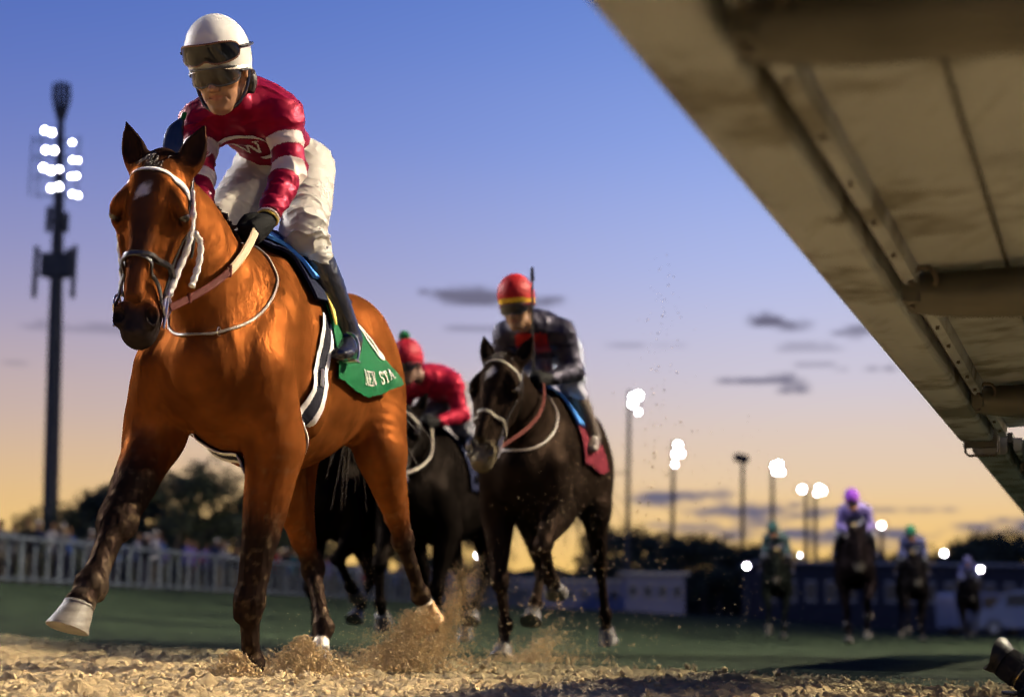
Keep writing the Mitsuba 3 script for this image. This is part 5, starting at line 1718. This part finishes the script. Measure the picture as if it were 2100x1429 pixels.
def serif_letter(ch, h):
    """Blocky serif capitals as polygons."""
    from shapely.geometry import Polygon, LineString
    from shapely.ops import unary_union
    b, t = 0.17 * h, 0.10 * h
    L = lambda *p, w=b: LineString(p).buffer(w / 2, cap_style=2, join_style=2)
    if ch == 'N':
        g = [L((0.12, 0), (0.12, 1), w=0.09), L((0.78, 0), (0.78, 1), w=0.09), L((0.10, 0.98), (0.78, 0.02), w=0.19), L((0, 0.95), (0.28, 0.95), w=0.09), L((0, 0.05), (0.26, 0.05), w=0.09), L((0.64, 0.95), (0.92, 0.95), w=0.09)]
    elif ch == 'E':
        g = [L((0.17, 0), (0.17, 1), w=0.2), L((0, 0.95), (0.74, 0.95), w=0.1), L((0, 0.05), (0.76, 0.05), w=0.1), L((0.2, 0.5), (0.52, 0.5), w=0.1), L((0.72, 0.99), (0.72, 0.74), w=0.08), L((0.74, 0.01), (0.74, 0.28), w=0.08), L((0.52, 0.38), (0.52, 0.62), w=0.08)]
    elif ch == 'S':
        a = np.linspace(0.35, 1.5 * np.pi, 14)
        b2 = np.linspace(0.5 * np.pi, -np.pi + 0.35, 14)
        p = [(0.36 + 0.28 * math.cos(x), 0.73 + 0.22 * math.sin(x)) for x in a] + [(0.36 + 0.28 * math.cos(x), 0.27 + 0.24 * math.sin(x)) for x in b2]
        g = [L(*p, w=0.15), L((0.64, 0.99), (0.64, 0.72), w=0.07), L((0.07, 0.0), (0.07, 0.30), w=0.07)]
    elif ch == 'T':
        g = [L((0.42, 0), (0.42, 1), w=0.2), L((0.02, 0.95), (0.82, 0.95), w=0.1), L((0.05, 0.99), (0.05, 0.70), w=0.08), L((0.79, 0.99), (0.79, 0.70), w=0.08), L((0.24, 0.05), (0.60, 0.05), w=0.1)]
    elif ch == 'A':
        g = [L((0.10, 0), (0.42, 1), w=0.09), L((0.42, 1), (0.76, 0), w=0.2), L((0.2, 0.33), (0.66, 0.33), w=0.09), L((0, 0.05), (0.26, 0.05), w=0.09), L((0.58, 0.05), (0.94, 0.05), w=0.09)]
    elif ch == 'W':
        g = [L((0.06, 1), (0.34, 0.03), w=0.15), L((0.34, 0.03), (0.60, 0.78), w=0.08), L((0.60, 0.78), (0.84, 0.03), w=0.15), L((0.84, 0.03), (1.12, 1), w=0.08), L((-0.06, 0.96), (0.26, 0.96), w=0.09), L((0.98, 0.96), (1.28, 0.96), w=0.09)]
    sh = unary_union([Polygon(x.exterior) for x in [y for z in g for y in getattr(z, 'geoms', [z])]]) if ch != 'S' else unary_union(g)
    from shapely import affinity
    return affinity.scale(sh, h, h, origin=(0, 0))


def text_poly(word, h, flip=False, gap=0.14):
    from shapely import affinity
    from shapely.ops import unary_union
    x, out = 0.0, []
    for ch in word:
        if ch == ' ':
            x += 0.55 * h
            continue
        p = serif_letter(ch, h)
        w = p.bounds[2]
        out.append(affinity.translate(p, x, 0))
        x += w + gap * h
    m = cat([trimesh.creation.extrude_polygon(q, 0.0015, engine='earcut') for s in out for q in getattr(s, 'geoms', [s])])
    v, f = trimesh.remesh.subdivide_to_size(m.vertices, m.faces, 0.012)
    return trimesh.Trimesh(v, f, process=False), x


# lettering along the hem of the left side: reads front to back, so +x on the flat text runs towards the tail
x_ = 0.325
for ch in 'NEN STA':
    if ch == ' ':
        x_ += 0.05
        continue
    tm, width = text_poly(ch, 0.058)
    q = np.asarray(tm.vertices).copy()
    fl = trimesh.Trimesh(np.stack([-x_ - q[:, 0], 0.556 - q[:, 1], q[:, 2]], -1), tm.faces, process=False)
    obj('letter', place(on_cloth(CL, X0, X1, 0.60, fl), LEAD), 'white_print', saddle_cloth, smooth=False)
    x_ += width
# part of a big white numeral higher on the cloth
a = np.linspace(0, 2 * np.pi, 40)
from shapely.geometry import Polygon
num = Polygon(np.c_[0.055 * np.cos(a), 0.085 * np.sin(a)]).difference(Polygon(np.c_[0.022 * np.cos(a), 0.05 * np.sin(a)]))
nm = trimesh.creation.extrude_polygon(num, 0.0015, engine='earcut')
v, f = trimesh.remesh.subdivide_to_size(nm.vertices, nm.faces, 0.012)
obj('numeral', place(on_cloth(CL, X0, X1, 0.60, trimesh.Trimesh(np.stack([-0.72 - v[:, 0], 0.37 - v[:, 1], v[:, 2]], -1), f, process=False)), LEAD), 'white_print', saddle_cloth, smooth=False)

# saddle: a small racing saddle under the rider
SD = drape(lead_skin, np.linspace(0.0, -0.34, 30), 0.24, 0.066, rows=40, xmap=lambda x, a: x - 0.2 * a)
srf('saddle_leather', (0.012, 0.011, 0.013), 0.35, specular=0.5)
obj('saddle', place(sheet(SD, 0.014), LEAD), 'saddle_leather', lead, smooth=60)

# girth with white edges
girth = numbered(lead + '__girth')
gp = []
for a in np.radians(np.linspace(-60, 248, 30)):
    hw, hh, zc = 0.27, 0.41, 1.185
    gp.append((-0.04 + 0.10 * math.sin(-a) * 0.9 - 0.02, hw * math.cos(a), zc - hh * math.sin(a + math.radians(0)) * 1.0))
gp = np.array([(-0.17 + 0.38 * (0.5 + 0.5 * math.sin(t)), 0.28 * math.cos(t), 1.18 - 0.42 * math.sin(t)) for t in np.radians(np.linspace(-25, 205, 30))])
p, n_ = lead_skin.lay(gp, 0.007, 3)
tg = nrm(np.gradient(p, axis=0))
sd = np.cross(tg, n_)
obj('web', place(ribbon(p, n_, 0.080, 0.006), LEAD), 'navy_web', girth, smooth=40)
for s in (-1, 1):
    obj('edge', place(ribbon(p + sd * 0.040 * s + n_ * 0.004, n_, 0.026, 0.008), LEAD), 'white_strap', girth, smooth=40)
for q in (0.14, 0.17):
    i = int(len(p) * q)
    obj('buckle', place(bevel_box(p[i] + n_[i] * 0.010, (0.022, 0.010, 0.034), 0.003), LEAD), 'bit_metal', girth)

# stirrups
for sdn, L in ((1, 'LL'), (-1, 'RL')):
    c = np.array(RJ[L][2])
    f = nrm(RJ['footdir'] * np.array([1, sdn, 1]))
    o = c + f * 0.085 - np.array([0, 0, 0.015])
    a = np.linspace(-0.15 * np.pi, 1.15 * np.pi, 19)
    lat = np.array([0, 1.0, 0])
    arc = o + 0.058 * np.cos(a)[:, None] * lat + np.array([0, 0, 1.0]) * (0.080 * np.sin(a) - 0.045)[:, None] - f * 0.02 * np.sin(a)[:, None]
    st = numbered(lead + '__stirrup')
    obj('arch', place(tube(arc, 0.0055, 8, 1), LEAD), 'bit_metal', st, smooth=True)
    obj('tread', place(bevel_box(0.5 * (arc[0] + arc[-1]), (0.045, 0.12, 0.012), 0.003), LEAD), 'bit_metal', st)
    topp = arc[9]
    lp = np.array([topp, topp + (-0.01, -0.02 * sdn, 0.10), (-0.10, 0.26 * sdn, 1.50)])
    obj('stirrup_leather', place(ribbon(cr(lp, 5), np.tile([0.2, sdn, 0.3], (11, 1)), 0.016, 0.004), LEAD), 'saddle_leather', st, smooth=40)

# ------------------------------------------------------------------ details on the rider
Minv = np.linalg.inv(RM)
J5 = np.array(RJ['spine'])
jskin = Skin(rider_jersey)
from shapely import affinity
from shapely.ops import unary_union
a = np.linspace(0, 2 * np.pi, 64)
ringp = Polygon(np.c_[0.126 * np.cos(a), 0.088 * np.sin(a)]).difference(Polygon(np.c_[0.109 * np.cos(a), 0.071 * np.sin(a)]))
wp = affinity.translate(serif_letter('W', 0.088), -0.052, -0.044)
emb = []
for pgn in (ringp, wp):
    for qg in getattr(pgn, 'geoms', [pgn]):
        m_ = trimesh.creation.extrude_polygon(qg, 0.001, engine='earcut')
        v, f = trimesh.remesh.subdivide_to_size(m_.vertices, m_.faces, 0.010)
        emb.append(trimesh.Trimesh(v, f, process=False))
emb = cat(emb)
q = np.asarray(emb.vertices)
ew = np.array([0.05, -0.062, 2.020])
nv = nrm(np.array([0.80, 0, -0.60]))
upv = np.array([0.60, 0, 0.80])
jn = jskin.n @ nv
jv, jd = jskin.v[jn > 0.05], (jskin.v[jn > 0.05] - ew) @ nv
jt = cKDTree(np.stack([(jv - ew)[:, 1], (jv - ew) @ upv], -1))
d, i = jt.query(q[:, :2], k=10)
dep = jd[i]
top_ = dep.max(1, keepdims=True)
wt_ = (dep > top_ - 0.03) / (d + 0.002)
dep = (dep * wt_).sum(1) / wt_.sum(1)
emb.vertices = ew + q[:, :1] * np.array([0, 1.0, 0]) + q[:, 1:2] * upv + (dep + 0.005 + q[:, 2])[:, None] * nv
fk = (dep[emb.faces] > -0.30).all(1) & ((dep[emb.faces].max(1) - dep[emb.faces].min(1)) < 0.02) & (d[:, 0][emb.faces] < 0.010).all(1)
emb.update_faces(fk)
obj('emblem', place(emb, LEAD), 'white_print', rider + '__jersey', smooth=False)
# helmet strap, harness ear guards, chin strap
for s in (-1, 1):
    pp = np.array([(-0.020, s * 0.088, 0.030), (-0.012, s * 0.086, -0.01), (0.010, s * 0.078, -0.055), (0.045, s * 0.050, -0.100), (0.060, 0.0, -0.120)])
    obj('chin_strap', place(tube(pp, 0.0055, 6, 4), LEAD @ RM), 'black_leather', rider, smooth=True)
    pp = np.array([(-0.04, s * 0.070, -0.02), (-0.045, s * 0.066, -0.05), (-0.04, s * 0.060, -0.085)])
    obj('hair', place(tube(pp, [0.026, 0.030, 0.020], 10, 4), LEAD @ RM), 'dark_hair', rider, smooth=True)
th = np.radians(np.linspace(50, 310, 40))
pp = np.stack([-0.012 + 0.118 * np.cos(th), 0.098 * np.sin(th), 0.050 + 0 * th], -1)
pp = np.array([(-0.03, -0.095, 0.03), (-0.035, -0.082, 0.085), (-0.04, -0.045, 0.135), (-0.04, 0.0, 0.150), (-0.04, 0.045, 0.135), (-0.035, 0.082, 0.085), (-0.03, 0.095, 0.03)])
pp[:, 1] *= 1.0
obj('helmet_band', place(tube(cr(pp, 6), 0.0035, 6, 1), LEAD @ RM), 'clear_rim', rider, smooth=True)
# yellow bands round the left glove
w0, w1 = np.array(RJ['LA'][2]), np.array(RJ['LA'][1])
d = nrm(w1 - w0)
u = nrm(np.cross(d, [0, 0, 1]))
for k_, (o_, mt) in enumerate(((0.010, 'yellow_cloth'), (0.024, 'white_print'), (0.036, 'brown_rein'))):
    c = w0 + d * (o_ + 0.012)
    obj('wrist_band', place(tube(c + 0.040 * (np.cos(a)[:, None] * u + np.sin(a)[:, None] * np.cross(d, u)), 0.0042, 6, 1), LEAD), mt, rider, smooth=True)

# the whip, its padded flap up beside the right arm
whip = thing('riding_whip', 'black riding whip with a leather flap and green tip held upright beside the right arm', 'whip')
wb, wt = np.array([0.42, -0.20, 1.66]), np.array([0.34, -0.232, 1.90])
obj('shaft', place(tube([wb, 0.5 * (wb + wt), wt], 0.007, 8, 3), LEAD), 'black_leather', whip, smooth=True)
fl = [wt, wt + (0, -0.012, 0.05), wt + (-0.005, -0.008, 0.12), wt + (-0.01, 0.016, 0.168)]
B = Blob().limb(fl, [0.020, 0.040, 0.036, 0.012], [0.012, 0.015, 0.014, 0.008], k=0.01)
obj('flap', place(B.mesh(0.004), LEAD), 'black_leather', whip, smooth=True)
obj('tip', place(tube([wt + (-0.01, 0.016, 0.165), wt + (-0.012, 0.024, 0.196)], 0.009, 10, 1), LEAD), 'green_cloth', whip, smooth=True)
# ------------------------------------------------------------------ the horses and riders behind
GALLOP_A = dict(STAND, poll=(0.92, -0.02, 1.68), headlen=0.67, headwide=1.2, tilt=24.0, headyaw=-6.0, headroll=3.0,
                RF=[(0.38, -0.17, 1.08), (0.24, -0.19, 0.87), (0.34, -0.15, 0.46), (0.26, -0.13, 0.20), (0.31, -0.13, 0.08), (0.34, -0.13, 0.0)],
                LF=[(0.40, 0.17, 1.08), (0.32, 0.19, 0.86), (0.58, 0.16, 0.66), (0.34, 0.16, 0.46), (0.27, 0.16, 0.42), (0.20, 0.16, 0.36)],
                RH=[(-0.92, -0.15, 1.25), (-0.58, -0.20, 0.95), (-0.86, -0.15, 0.56), (-0.62, -0.14, 0.34), (-0.56, -0.14, 0.28), (-0.50, -0.14, 0.20)],
                LH=[(-0.95, 0.15, 1.25), (-0.80, 0.21, 0.96), (-1.20, 0.18, 0.60), (-1.34, 0.19, 0.27), (-1.38, 0.19, 0.18), (-1.42, 0.20, 0.10)])
GALLOP_B = dict(GALLOP_A, poll=(0.95, 0.05, 1.66), tilt=30.0, headyaw=6.0, headroll=0.0,
                RF=[(0.42, -0.17, 1.08), (0.36, -0.19, 0.86), (0.64, -0.16, 0.62), (0.62, -0.16, 0.34), (0.58, -0.16, 0.27), (0.52, -0.16, 0.21)],
                LF=[(0.36, 0.17, 1.08), (0.22, 0.19, 0.87), (0.30, 0.15, 0.46), (0.20, 0.13, 0.20), (0.25, 0.13, 0.08), (0.28, 0.13, 0.0)],
                RH=[(-0.95, -0.15, 1.25), (-0.80, -0.21, 0.96), (-1.20, -0.18, 0.60), (-1.34, -0.19, 0.27), (-1.38, -0.19, 0.18), (-1.42, -0.20, 0.10)],
                LH=[(-0.92, 0.15, 1.25), (-0.58, 0.20, 0.95), (-0.86, 0.15, 0.56), (-0.62, 0.14, 0.34), (-0.56, 0.14, 0.28), (-0.50, 0.14, 0.20)])
TUCK = dict(
    head=(0.42, -0.05, 2.075), headyaw=-6.0, headpitch=20.0, headroll=-3.0, hscale=1.12,
    spine=[(-0.40, 0, 1.93), (-0.22, 0, 1.97), (0.0, 0, 1.985), (0.14, 0, 1.98), (0.23, -0.01, 1.99)],
    LA=[(0.13, 0.165, 1.95), (0.08, 0.235, 1.72), (0.34, 0.12, 1.64)], RA=[(0.13, -0.175, 1.95), (0.10, -0.24, 1.72), (0.36, -0.10, 1.64)],
    LL=[(-0.36, 0.09, 1.91), (-0.02, 0.20, 1.66), (-0.28, 0.29, 1.36)], RL=[(-0.36, -0.09, 1.91), (-0.02, -0.20, 1.66), (-0.28, -0.29, 1.36)],
    footdir=(0.96, 0.10, -0.12))


def small_cloth(key, skin, W, mat, x0=0.02, x1=-0.70):
    C = drape(skin, np.linspace(x0, x1, 26), 0.56, 0.022, fold=0.03, rows=40, xmap=lambda x, a: x0 - 0.1 * a + (x - x0) * (0.5 + 0.5 * step(0.1, 0.6, a)))
    obj('saddle_cloth', place(sheet(C, 0.005), W), mat, key, smooth=60)


def run_horse(px, wy, y, heading, J, h, coat, label, seed, mat='dark_coat', muzzle=(0.05, 0.042, 0.03), star=False, group=None):
    key = thing('horse', label, 'horse', group)
    p = at(px, wy, y)
    z = float(bank(p[0], y))
    a = math.radians(heading)
    coat = np.asarray(coat)
    W = frame((p[0], y, z), (-math.sin(a), -math.cos(a), 0))
    m, M = make_horse(key, J, W, h, coat, np.asarray(coat) * 0.6, muzzle, mat, hoof='dark_hoof', star=star, points=False, seed=seed, detail=h < 0.016, ripple=0.008 if h < 0.016 else 0.0)
    return key, W, m, M


srf('red_cloth', proc(lambda p, n, uv: mix((0.05, 0.005, 0.009), (0.10, 0.012, 0.02), fbm(p.x * 12, p.y * 12, p.z * 12, 2))), 0.85, specular=0.05)
srf('dull_white_strap', (0.14, 0.12, 0.09), 0.7)
srf('brown_boot', (0.05, 0.035, 0.025), 0.5)

# the dark horse on the right with the red-capped rider
k, W, m, M = run_horse(1105, 800, 10.1, 13, GALLOP_A, 0.012, (0.0095, 0.0062, 0.0045), 'nearly black horse with a white star under the rider in the yellow-banded cap', 7, muzzle=(0.085, 0.07, 0.045), star=True)
sk = Skin(m)
bridle(k, GALLOP_A, M, W, sk, 'dull_white_strap', 'dark_bridle', 'dull_white_strap', cross=False)
small_cloth(k, sk, W, 'red_cloth')
C = drape(sk, np.linspace(0.14, -0.12, 16), 0.33, 0.032, rows=30, xmap=lambda x, a: x - 0.5 * max(a - 0.05, 0))
obj('pad', place(sheet(C, 0.014), W), 'blue_cloth', k, smooth=60)
ring2 = ring * [1, 1, 1]
p, n_ = sk.lay(ring2, 0.006, 8)
obj('neck_strap', place(ribbon(p, n_, 0.014, 0.006), W), 'grey_strap', k, smooth=40)
hb = ap(M, (-0.06, 0.085, -0.535 * GALLOP_A['headlen'] / 0.66))
P1 = np.array([hb + (np.array([0.38, 0.11, 1.62]) - hb) * t + np.array([0, 0.09, -0.02]) * math.sin(math.pi * t) for t in np.linspace(0, 1, 12)])
obj('rein', place(ribbon(P1, np.tile([0.3, 1, 0.2], (12, 1)), 0.024, 0.006), W), 'brown_rein', k, smooth=40)


def silks_dark(P, J):
    col = np.tile(np.array([0.010, 0.009, 0.014]), (len(P), 1))
    w = (P[:, 0] > 0.0) & (P[:, 2] < 1.93) & (np.abs(P[:, 1]) < 0.10)
    col[w] = (0.16, 0.008, 0.008)
    return col


r2 = thing('person', 'rider in dark silks and a red cap banded yellow on the nearly black horse', 'person')
make_rider(r2, TUCK, W, 0.009, dict(jersey=silks_dark, breeches=plain((0.20, 0.21, 0.26), 0.2), helmet=(0.24, 0.005, 0.006), stripe=(0.46, 0.30, 0.02), trim='red_cloth', boot='brown_boot', lens='goggle_lens', tone=(0.20, 0.11, 0.06)))
w2 = thing('riding_whip', 'thin black whip held upright in front of the red cap with the yellow band', 'whip')
obj('shaft', place(tube([(0.52, 0.08, 1.66), (0.60, 0.085, 1.95), (0.64, 0.09, 2.21)], [0.009, 0.008, 0.006], 8, 3), W), 'black_leather', w2, smooth=True)
obj('flap', place(Blob().limb([(0.635, 0.09, 2.18), (0.645, 0.09, 2.25)], [0.014, 0.010], [0.008, 0.006]).mesh(0.004), W), 'black_leather', w2, smooth=True)

# the dark horse between the two, its rider in red with a green pompom
k, W, m, M = run_horse(892, 890, 12.3, 17, dict(GALLOP_B, headyaw=6, poll=(0.95, 0.10, 1.66)), 0.014, (0.0045, 0.0035, 0.003), 'dark horse half hidden behind the bay, ridden by the rider with the green pompom', 9)
sk = Skin(m)
bridle(k, dict(GALLOP_B, headyaw=6, poll=(0.95, 0.10, 1.66)), M, W, sk, 'dull_white_strap', 'dark_bridle', 'dark_bridle', cross=False)
small_cloth(k, sk, W, 'navy_cloth')
hb = ap(M, (-0.06, 0.085, -0.5))
P1 = np.array([hb + (np.array([0.38, 0.11, 1.60]) - hb) * t + np.array([0, 0.08, -0.06]) * math.sin(math.pi * t) for t in np.linspace(0, 1, 12)])
obj('rein', place(ribbon(P1, np.tile([0.3, 1, 0.2], (12, 1)), 0.024, 0.006), W), 'dull_white_strap', k, smooth=40)
r3 = thing('person', 'rider in red silks with a green pompom on his red cap behind the bay horse', 'person')
make_rider(r3, dict(TUCK, head=(0.42, -0.07, 2.06)), W, 0.010, dict(jersey=plain((0.15, 0.005, 0.016), 0.4), breeches=plain((0.10, 0.10, 0.12), 0.2), helmet=(0.22, 0.005, 0.016), pom='green_cloth', trim='red_cloth', lens='goggle_lens', tone=(0.12, 0.07, 0.05)))

# a further dark horse whose body and legs show under the bay
k, W, m, M = run_horse(722, 900, 12.7, 17, GALLOP_A, 0.016, (0.0045, 0.0035, 0.003), 'black horse seen only between and below the legs of the bay', 13)
r4 = thing('person', 'rider on the black horse, almost wholly hidden behind the bay', 'person')
make_rider(r4, TUCK, W, 0.016, dict(jersey=plain((0.02, 0.05, 0.12), 0.3), breeches=plain((0.3, 0.3, 0.3), 0.2), helmet=(0.05, 0.06, 0.2), lens='goggle_lens'))

# the four far behind
FAR = [(1592, 33.0, GALLOP_B, (0.004, 0.005, 0.0045), (0.02, 0.035, 0.04), (0.012, 0.05, 0.055), 'distant dark horse, leftmost of the four far behind', 'distant rider with a dark teal cap, leftmost of the four far behind'),
       (1755, 25.0, GALLOP_A, (0.004, 0.003, 0.0035), (0.10, 0.08, 0.22), (0.15, 0.03, 0.34), 'distant dark horse under the rider with the purple cap', 'distant rider in grey lilac silks and a purple cap'),
       (1872, 33.5, GALLOP_B, (0.004, 0.0035, 0.004), (0.035, 0.04, 0.10), (0.01, 0.10, 0.06), 'distant dark horse under the rider with the green cap', 'distant rider in dark blue silks and a green cap'),
       (1985, 47.0, GALLOP_A, (0.005, 0.0045, 0.005), (0.08, 0.09, 0.22), (0.10, 0.10, 0.24), 'farthest distant horse, rightmost of the four', 'farthest distant rider in blue silks, rightmost of the four')]
for i, (px, y, J, coat, silk, cap, lab, rlab) in enumerate(FAR):
    k, W, m, M = run_horse(px, 1150, y, 10, dict(J, headyaw=4.0, headroll=0, poll=(0.95, 0.0, 1.64)), 0.024, coat, lab, 40 + i, muzzle=(0.03, 0.028, 0.025))
    r_ = thing('person', rlab, 'person')
    make_rider(r_, TUCK, W, 0.020, dict(jersey=plain(silk, 0.3), breeches=plain((0.22, 0.23, 0.30), 0.2), helmet=cap, trim='goggle_rim', lens='goggle_lens'))
# ------------------------------------------------------------------ thrown dirt
def plume(seed, n, foot, spread, up, r0, r1, dirs=None, power=2.0):
    """Grains thrown from a hoof: most low and near, few high and far."""
    g_ = np.random.default_rng(seed)
    a = g_.uniform(0, 2 * np.pi, n)
    d = np.abs(g_.normal(0, 1, n))
    p = np.stack([foot[0] + spread[0] * d * np.cos(a) * g_.uniform(0.2, 1, n), foot[1] + spread[1] * d * np.sin(a) * g_.uniform(0.2, 1, n), np.zeros(n)], -1)
    t = g_.uniform(0, 1, n) ** power
    p[:, 2] = foot[2] + up * t * np.exp(-0.35 * d ** 2)
    if dirs is not None:
        p += np.outer(t, dirs) * g_.uniform(0.4, 1.2, n)[:, None]
    r = r0 + (r1 - r0) * g_.uniform(0, 1, n) ** 3
    r *= 1 - 0.55 * t
    return p, r


srf('lit_spray_soil', proc(lambda p, n, uv: mix((0.30, 0.215, 0.105), (0.62, 0.485, 0.27), noise(p.x * 90, p.y * 90, p.z * 90))), 0.95, specular=0.1)  # same soil as the track, lightened to carry lamplight on the grains
parts = []
parts.append(plume(1, 15000, (-0.52, 7.66, -0.01), (0.21, 0.15), 0.27, 0.0028, 0.010, (0.14, 0.02, 0.02), 1.0))
parts.append(plume(2, 7500, (-0.34, 7.80, 0.05), (0.090, 0.07), 0.42, 0.0022, 0.006, (0.20, 0.10, 0.06), 0.85))
parts.append(plume(3, 9000, (-0.83, 6.85, -0.01), (0.125, 0.10), 0.16, 0.0034, 0.013, None, 1.2))
parts.append(plume(4, 7500, (-0.98, 6.05, -0.03), (0.095, 0.08), 0.13, 0.0034, 0.013, None, 1.3))
parts.append(plume(5, 1100, (-0.62, 7.2, 0.05), (0.45, 0.5), 0.45, 0.0015, 0.004, None, 2.0))
parts.append(plume(6, 1300, (0.25, 9.0, 0.10), (0.55, 0.35), 1.2, 0.0025, 0.0075, (0.15, 0, 0), 1.3))
parts.append(plume(7, 2600, (0.12, 9.35, 0.0), (0.34, 0.30), 0.18, 0.003, 0.010, (0.15, 0.02, 0.0), 1.3))
parts.append(plume(8, 330, (0.75, 9.6, 0.5), (0.38, 0.4), 1.9, 0.0035, 0.011, (0.2, 0, 0), 0.9))
parts.append(plume(9, 300, (1.4, 10.0, 0.2), (0.8, 0.6), 1.3, 0.0028, 0.008, None, 1.0))
P = np.vstack([a for a, b in parts])
R = np.concatenate([b for a, b in parts])
scene['flying_dirt'] = mikit.ply(clod_field(P, R, 77), 'lit_spray_soil', smooth=True)
labels['flying_dirt'] = {'kind': 'stuff', 'label': 'tan dirt and grains thrown up by the hooves', 'category': 'dirt'}

# ------------------------------------------------------------------ the photographer's camera at the right edge
bumped('camera_black', (0.006, 0.006, 0.007), 0.45, lambda p, n, uv: noise(p.x * 900, p.y * 900, p.z * 900), 0.0003, specular=0.15)
srf('rubber_black', (0.005, 0.005, 0.006), 0.75, specular=0.2)
srf('lens_glass', (0.01, 0.012, 0.02), 0.03, clearcoat=1.0, specular=1.0)
srf('scale_white', (0.45, 0.44, 0.42), 0.5)
srf('gold_ring', (0.45, 0.33, 0.10), 0.3, metallic=1.0)
cam = thing('still_camera', 'black camera with a petal hood lying low on the ground at the right edge', 'camera')
YC = 5.5
front, rear = at(2056, 1352, YC), at(2132, 1420, YC)
ax0 = nrm(front - rear + np.array([0, 0.085, 0.0]))
MC = frame(front, ax0)
MC[:3, :3] *= 1.32
a = np.linspace(0, 2 * np.pi, 41)[:-1]


def turned(profile, name, mat, parent, teeth=0, depth=0.0):
    n_ = teeth * 6 if teeth else 40
    t = np.linspace(0, 2 * np.pi, n_ + 1)[:-1]
    rings_ = []
    for x, r in profile:
        rr = r + (depth * (np.sin(t * teeth) > 0) if teeth else 0)
        rings_.append(np.stack([t * 0 + x, rr * np.cos(t), rr * np.sin(t)], -1))
    return obj(name, place(loft(np.array(rings_)), MC), mat, parent, smooth=35)


lens = numbered(cam + '__lens')
turned([(-0.012, 0.036), (-0.010, 0.0400), (0.004, 0.0400), (0.005, 0.038), (-0.004, 0.034)], 'front_ring', 'camera_black', lens)
turned([(-0.052, 0.0385), (-0.051, 0.0395), (-0.014, 0.0395), (-0.013, 0.038)], 'focus_ring', 'rubber_black', lens, 36, 0.0022)
turned([(-0.062, 0.0375), (-0.053, 0.0375)], 'barrel', 'camera_black', lens)
turned([(-0.0645, 0.0384), (-0.0625, 0.0384)], 'gold_ring', 'gold_ring', lens)
turned([(-0.090, 0.0365), (-0.065, 0.0375)], 'zoom_ring', 'rubber_black', lens, 30, 0.0022)
turned([(-0.118, 0.034), (-0.112, 0.036), (-0.091, 0.036)], 'mount_barrel', 'camera_black', lens)
gl = trimesh.creation.icosphere(3, 0.05)
gl.vertices = gl.vertices * [0.25, 0.66, 0.66] + [-0.012, 0, 0]
obj('glass', place(gl, MC), 'lens_glass', lens, smooth=True)
# petal hood: long at top and bottom, cut away at the sides
t = np.linspace(0, 2 * np.pi, 73)
u = np.linspace(0, 1, 6)
TH, U = np.meshgrid(t, u, indexing='ij')
Lh = 0.008 + 0.022 * np.abs(np.cos(TH)) ** 1.6 * (np.abs(np.cos(TH)) > 0.0)
Ph = np.stack([0.002 + Lh * U, (0.0405 + 0.006 * U) * np.sin(TH + 0.5), (0.0405 + 0.006 * U) * np.cos(TH + 0.5)], -1)
obj('hood', place(sheet(Ph, 0.0025), MC), 'camera_black', lens, smooth=50)
MB = MC.copy()
bodyc = lambda x, y, z: ap(MC, (x, y, z))
R3 = nrm(MC[:3, :3].T)
body = obj('body', bevel_box(bodyc(-0.150, 0.0, -0.002), (0.088, 0.21, 0.15), 0.014, R3), 'camera_black', cam)
obj('prism', bevel_box(bodyc(-0.150, 0.0, 0.062), (0.078, 0.085, 0.048), 0.014, R3), 'camera_black', cam)
obj('grip', bevel_box(bodyc(-0.115, 0.062, -0.010), (0.057, 0.048, 0.128), 0.016, R3), 'rubber_black', cam)
for yy, zz in ((0.02, 0.03), (-0.03, 0.028)):
    b = trimesh.creation.cylinder(0.008, 0.006, sections=16)
    b.apply_transform(trimesh.transformations.rotation_matrix(np.pi / 2, [0, 1, 0]))
    b.apply_translation((-0.117, yy, zz))
    obj('button', place(b, MC), 'scale_white', cam)
st = cr([bodyc(-0.14, 0.074, 0.04), bodyc(-0.11, 0.085, 0.0), bodyc(-0.09, 0.07, -0.06), bodyc(-0.10, 0.04, -0.105), bodyc(-0.14, 0.03, -0.12)], 6)
obj('strap', ribbon(st, np.tile(-ax0, (len(st), 1)), 0.012, 0.003), 'rubber_black', cam, smooth=40)
st = cr([bodyc(-0.118, -0.03, -0.04), bodyc(-0.09, -0.035, -0.08), bodyc(-0.07, -0.02, -0.13)], 6)
obj('cable', tube(st, 0.003, 8, 1), 'rubber_black', cam, smooth=True)
# floor plate that carries it
fp = bodyc(-0.150, 0, -0.06)
gz = float(ground_z(fp[0], fp[1])[0])
obj('floor_plate', bevel_box((fp[0], fp[1], gz + 0.02), (0.20, 0.14, 0.012), 0.003), 'camera_black', cam)
obj('ball_head', tube([(fp[0], fp[1], gz + 0.02), (fp[0], fp[1], 0.5 * (gz + fp[2])), tuple(fp)], [0.022, 0.016, 0.02], 14, 2), 'camera_black', cam, smooth=True)
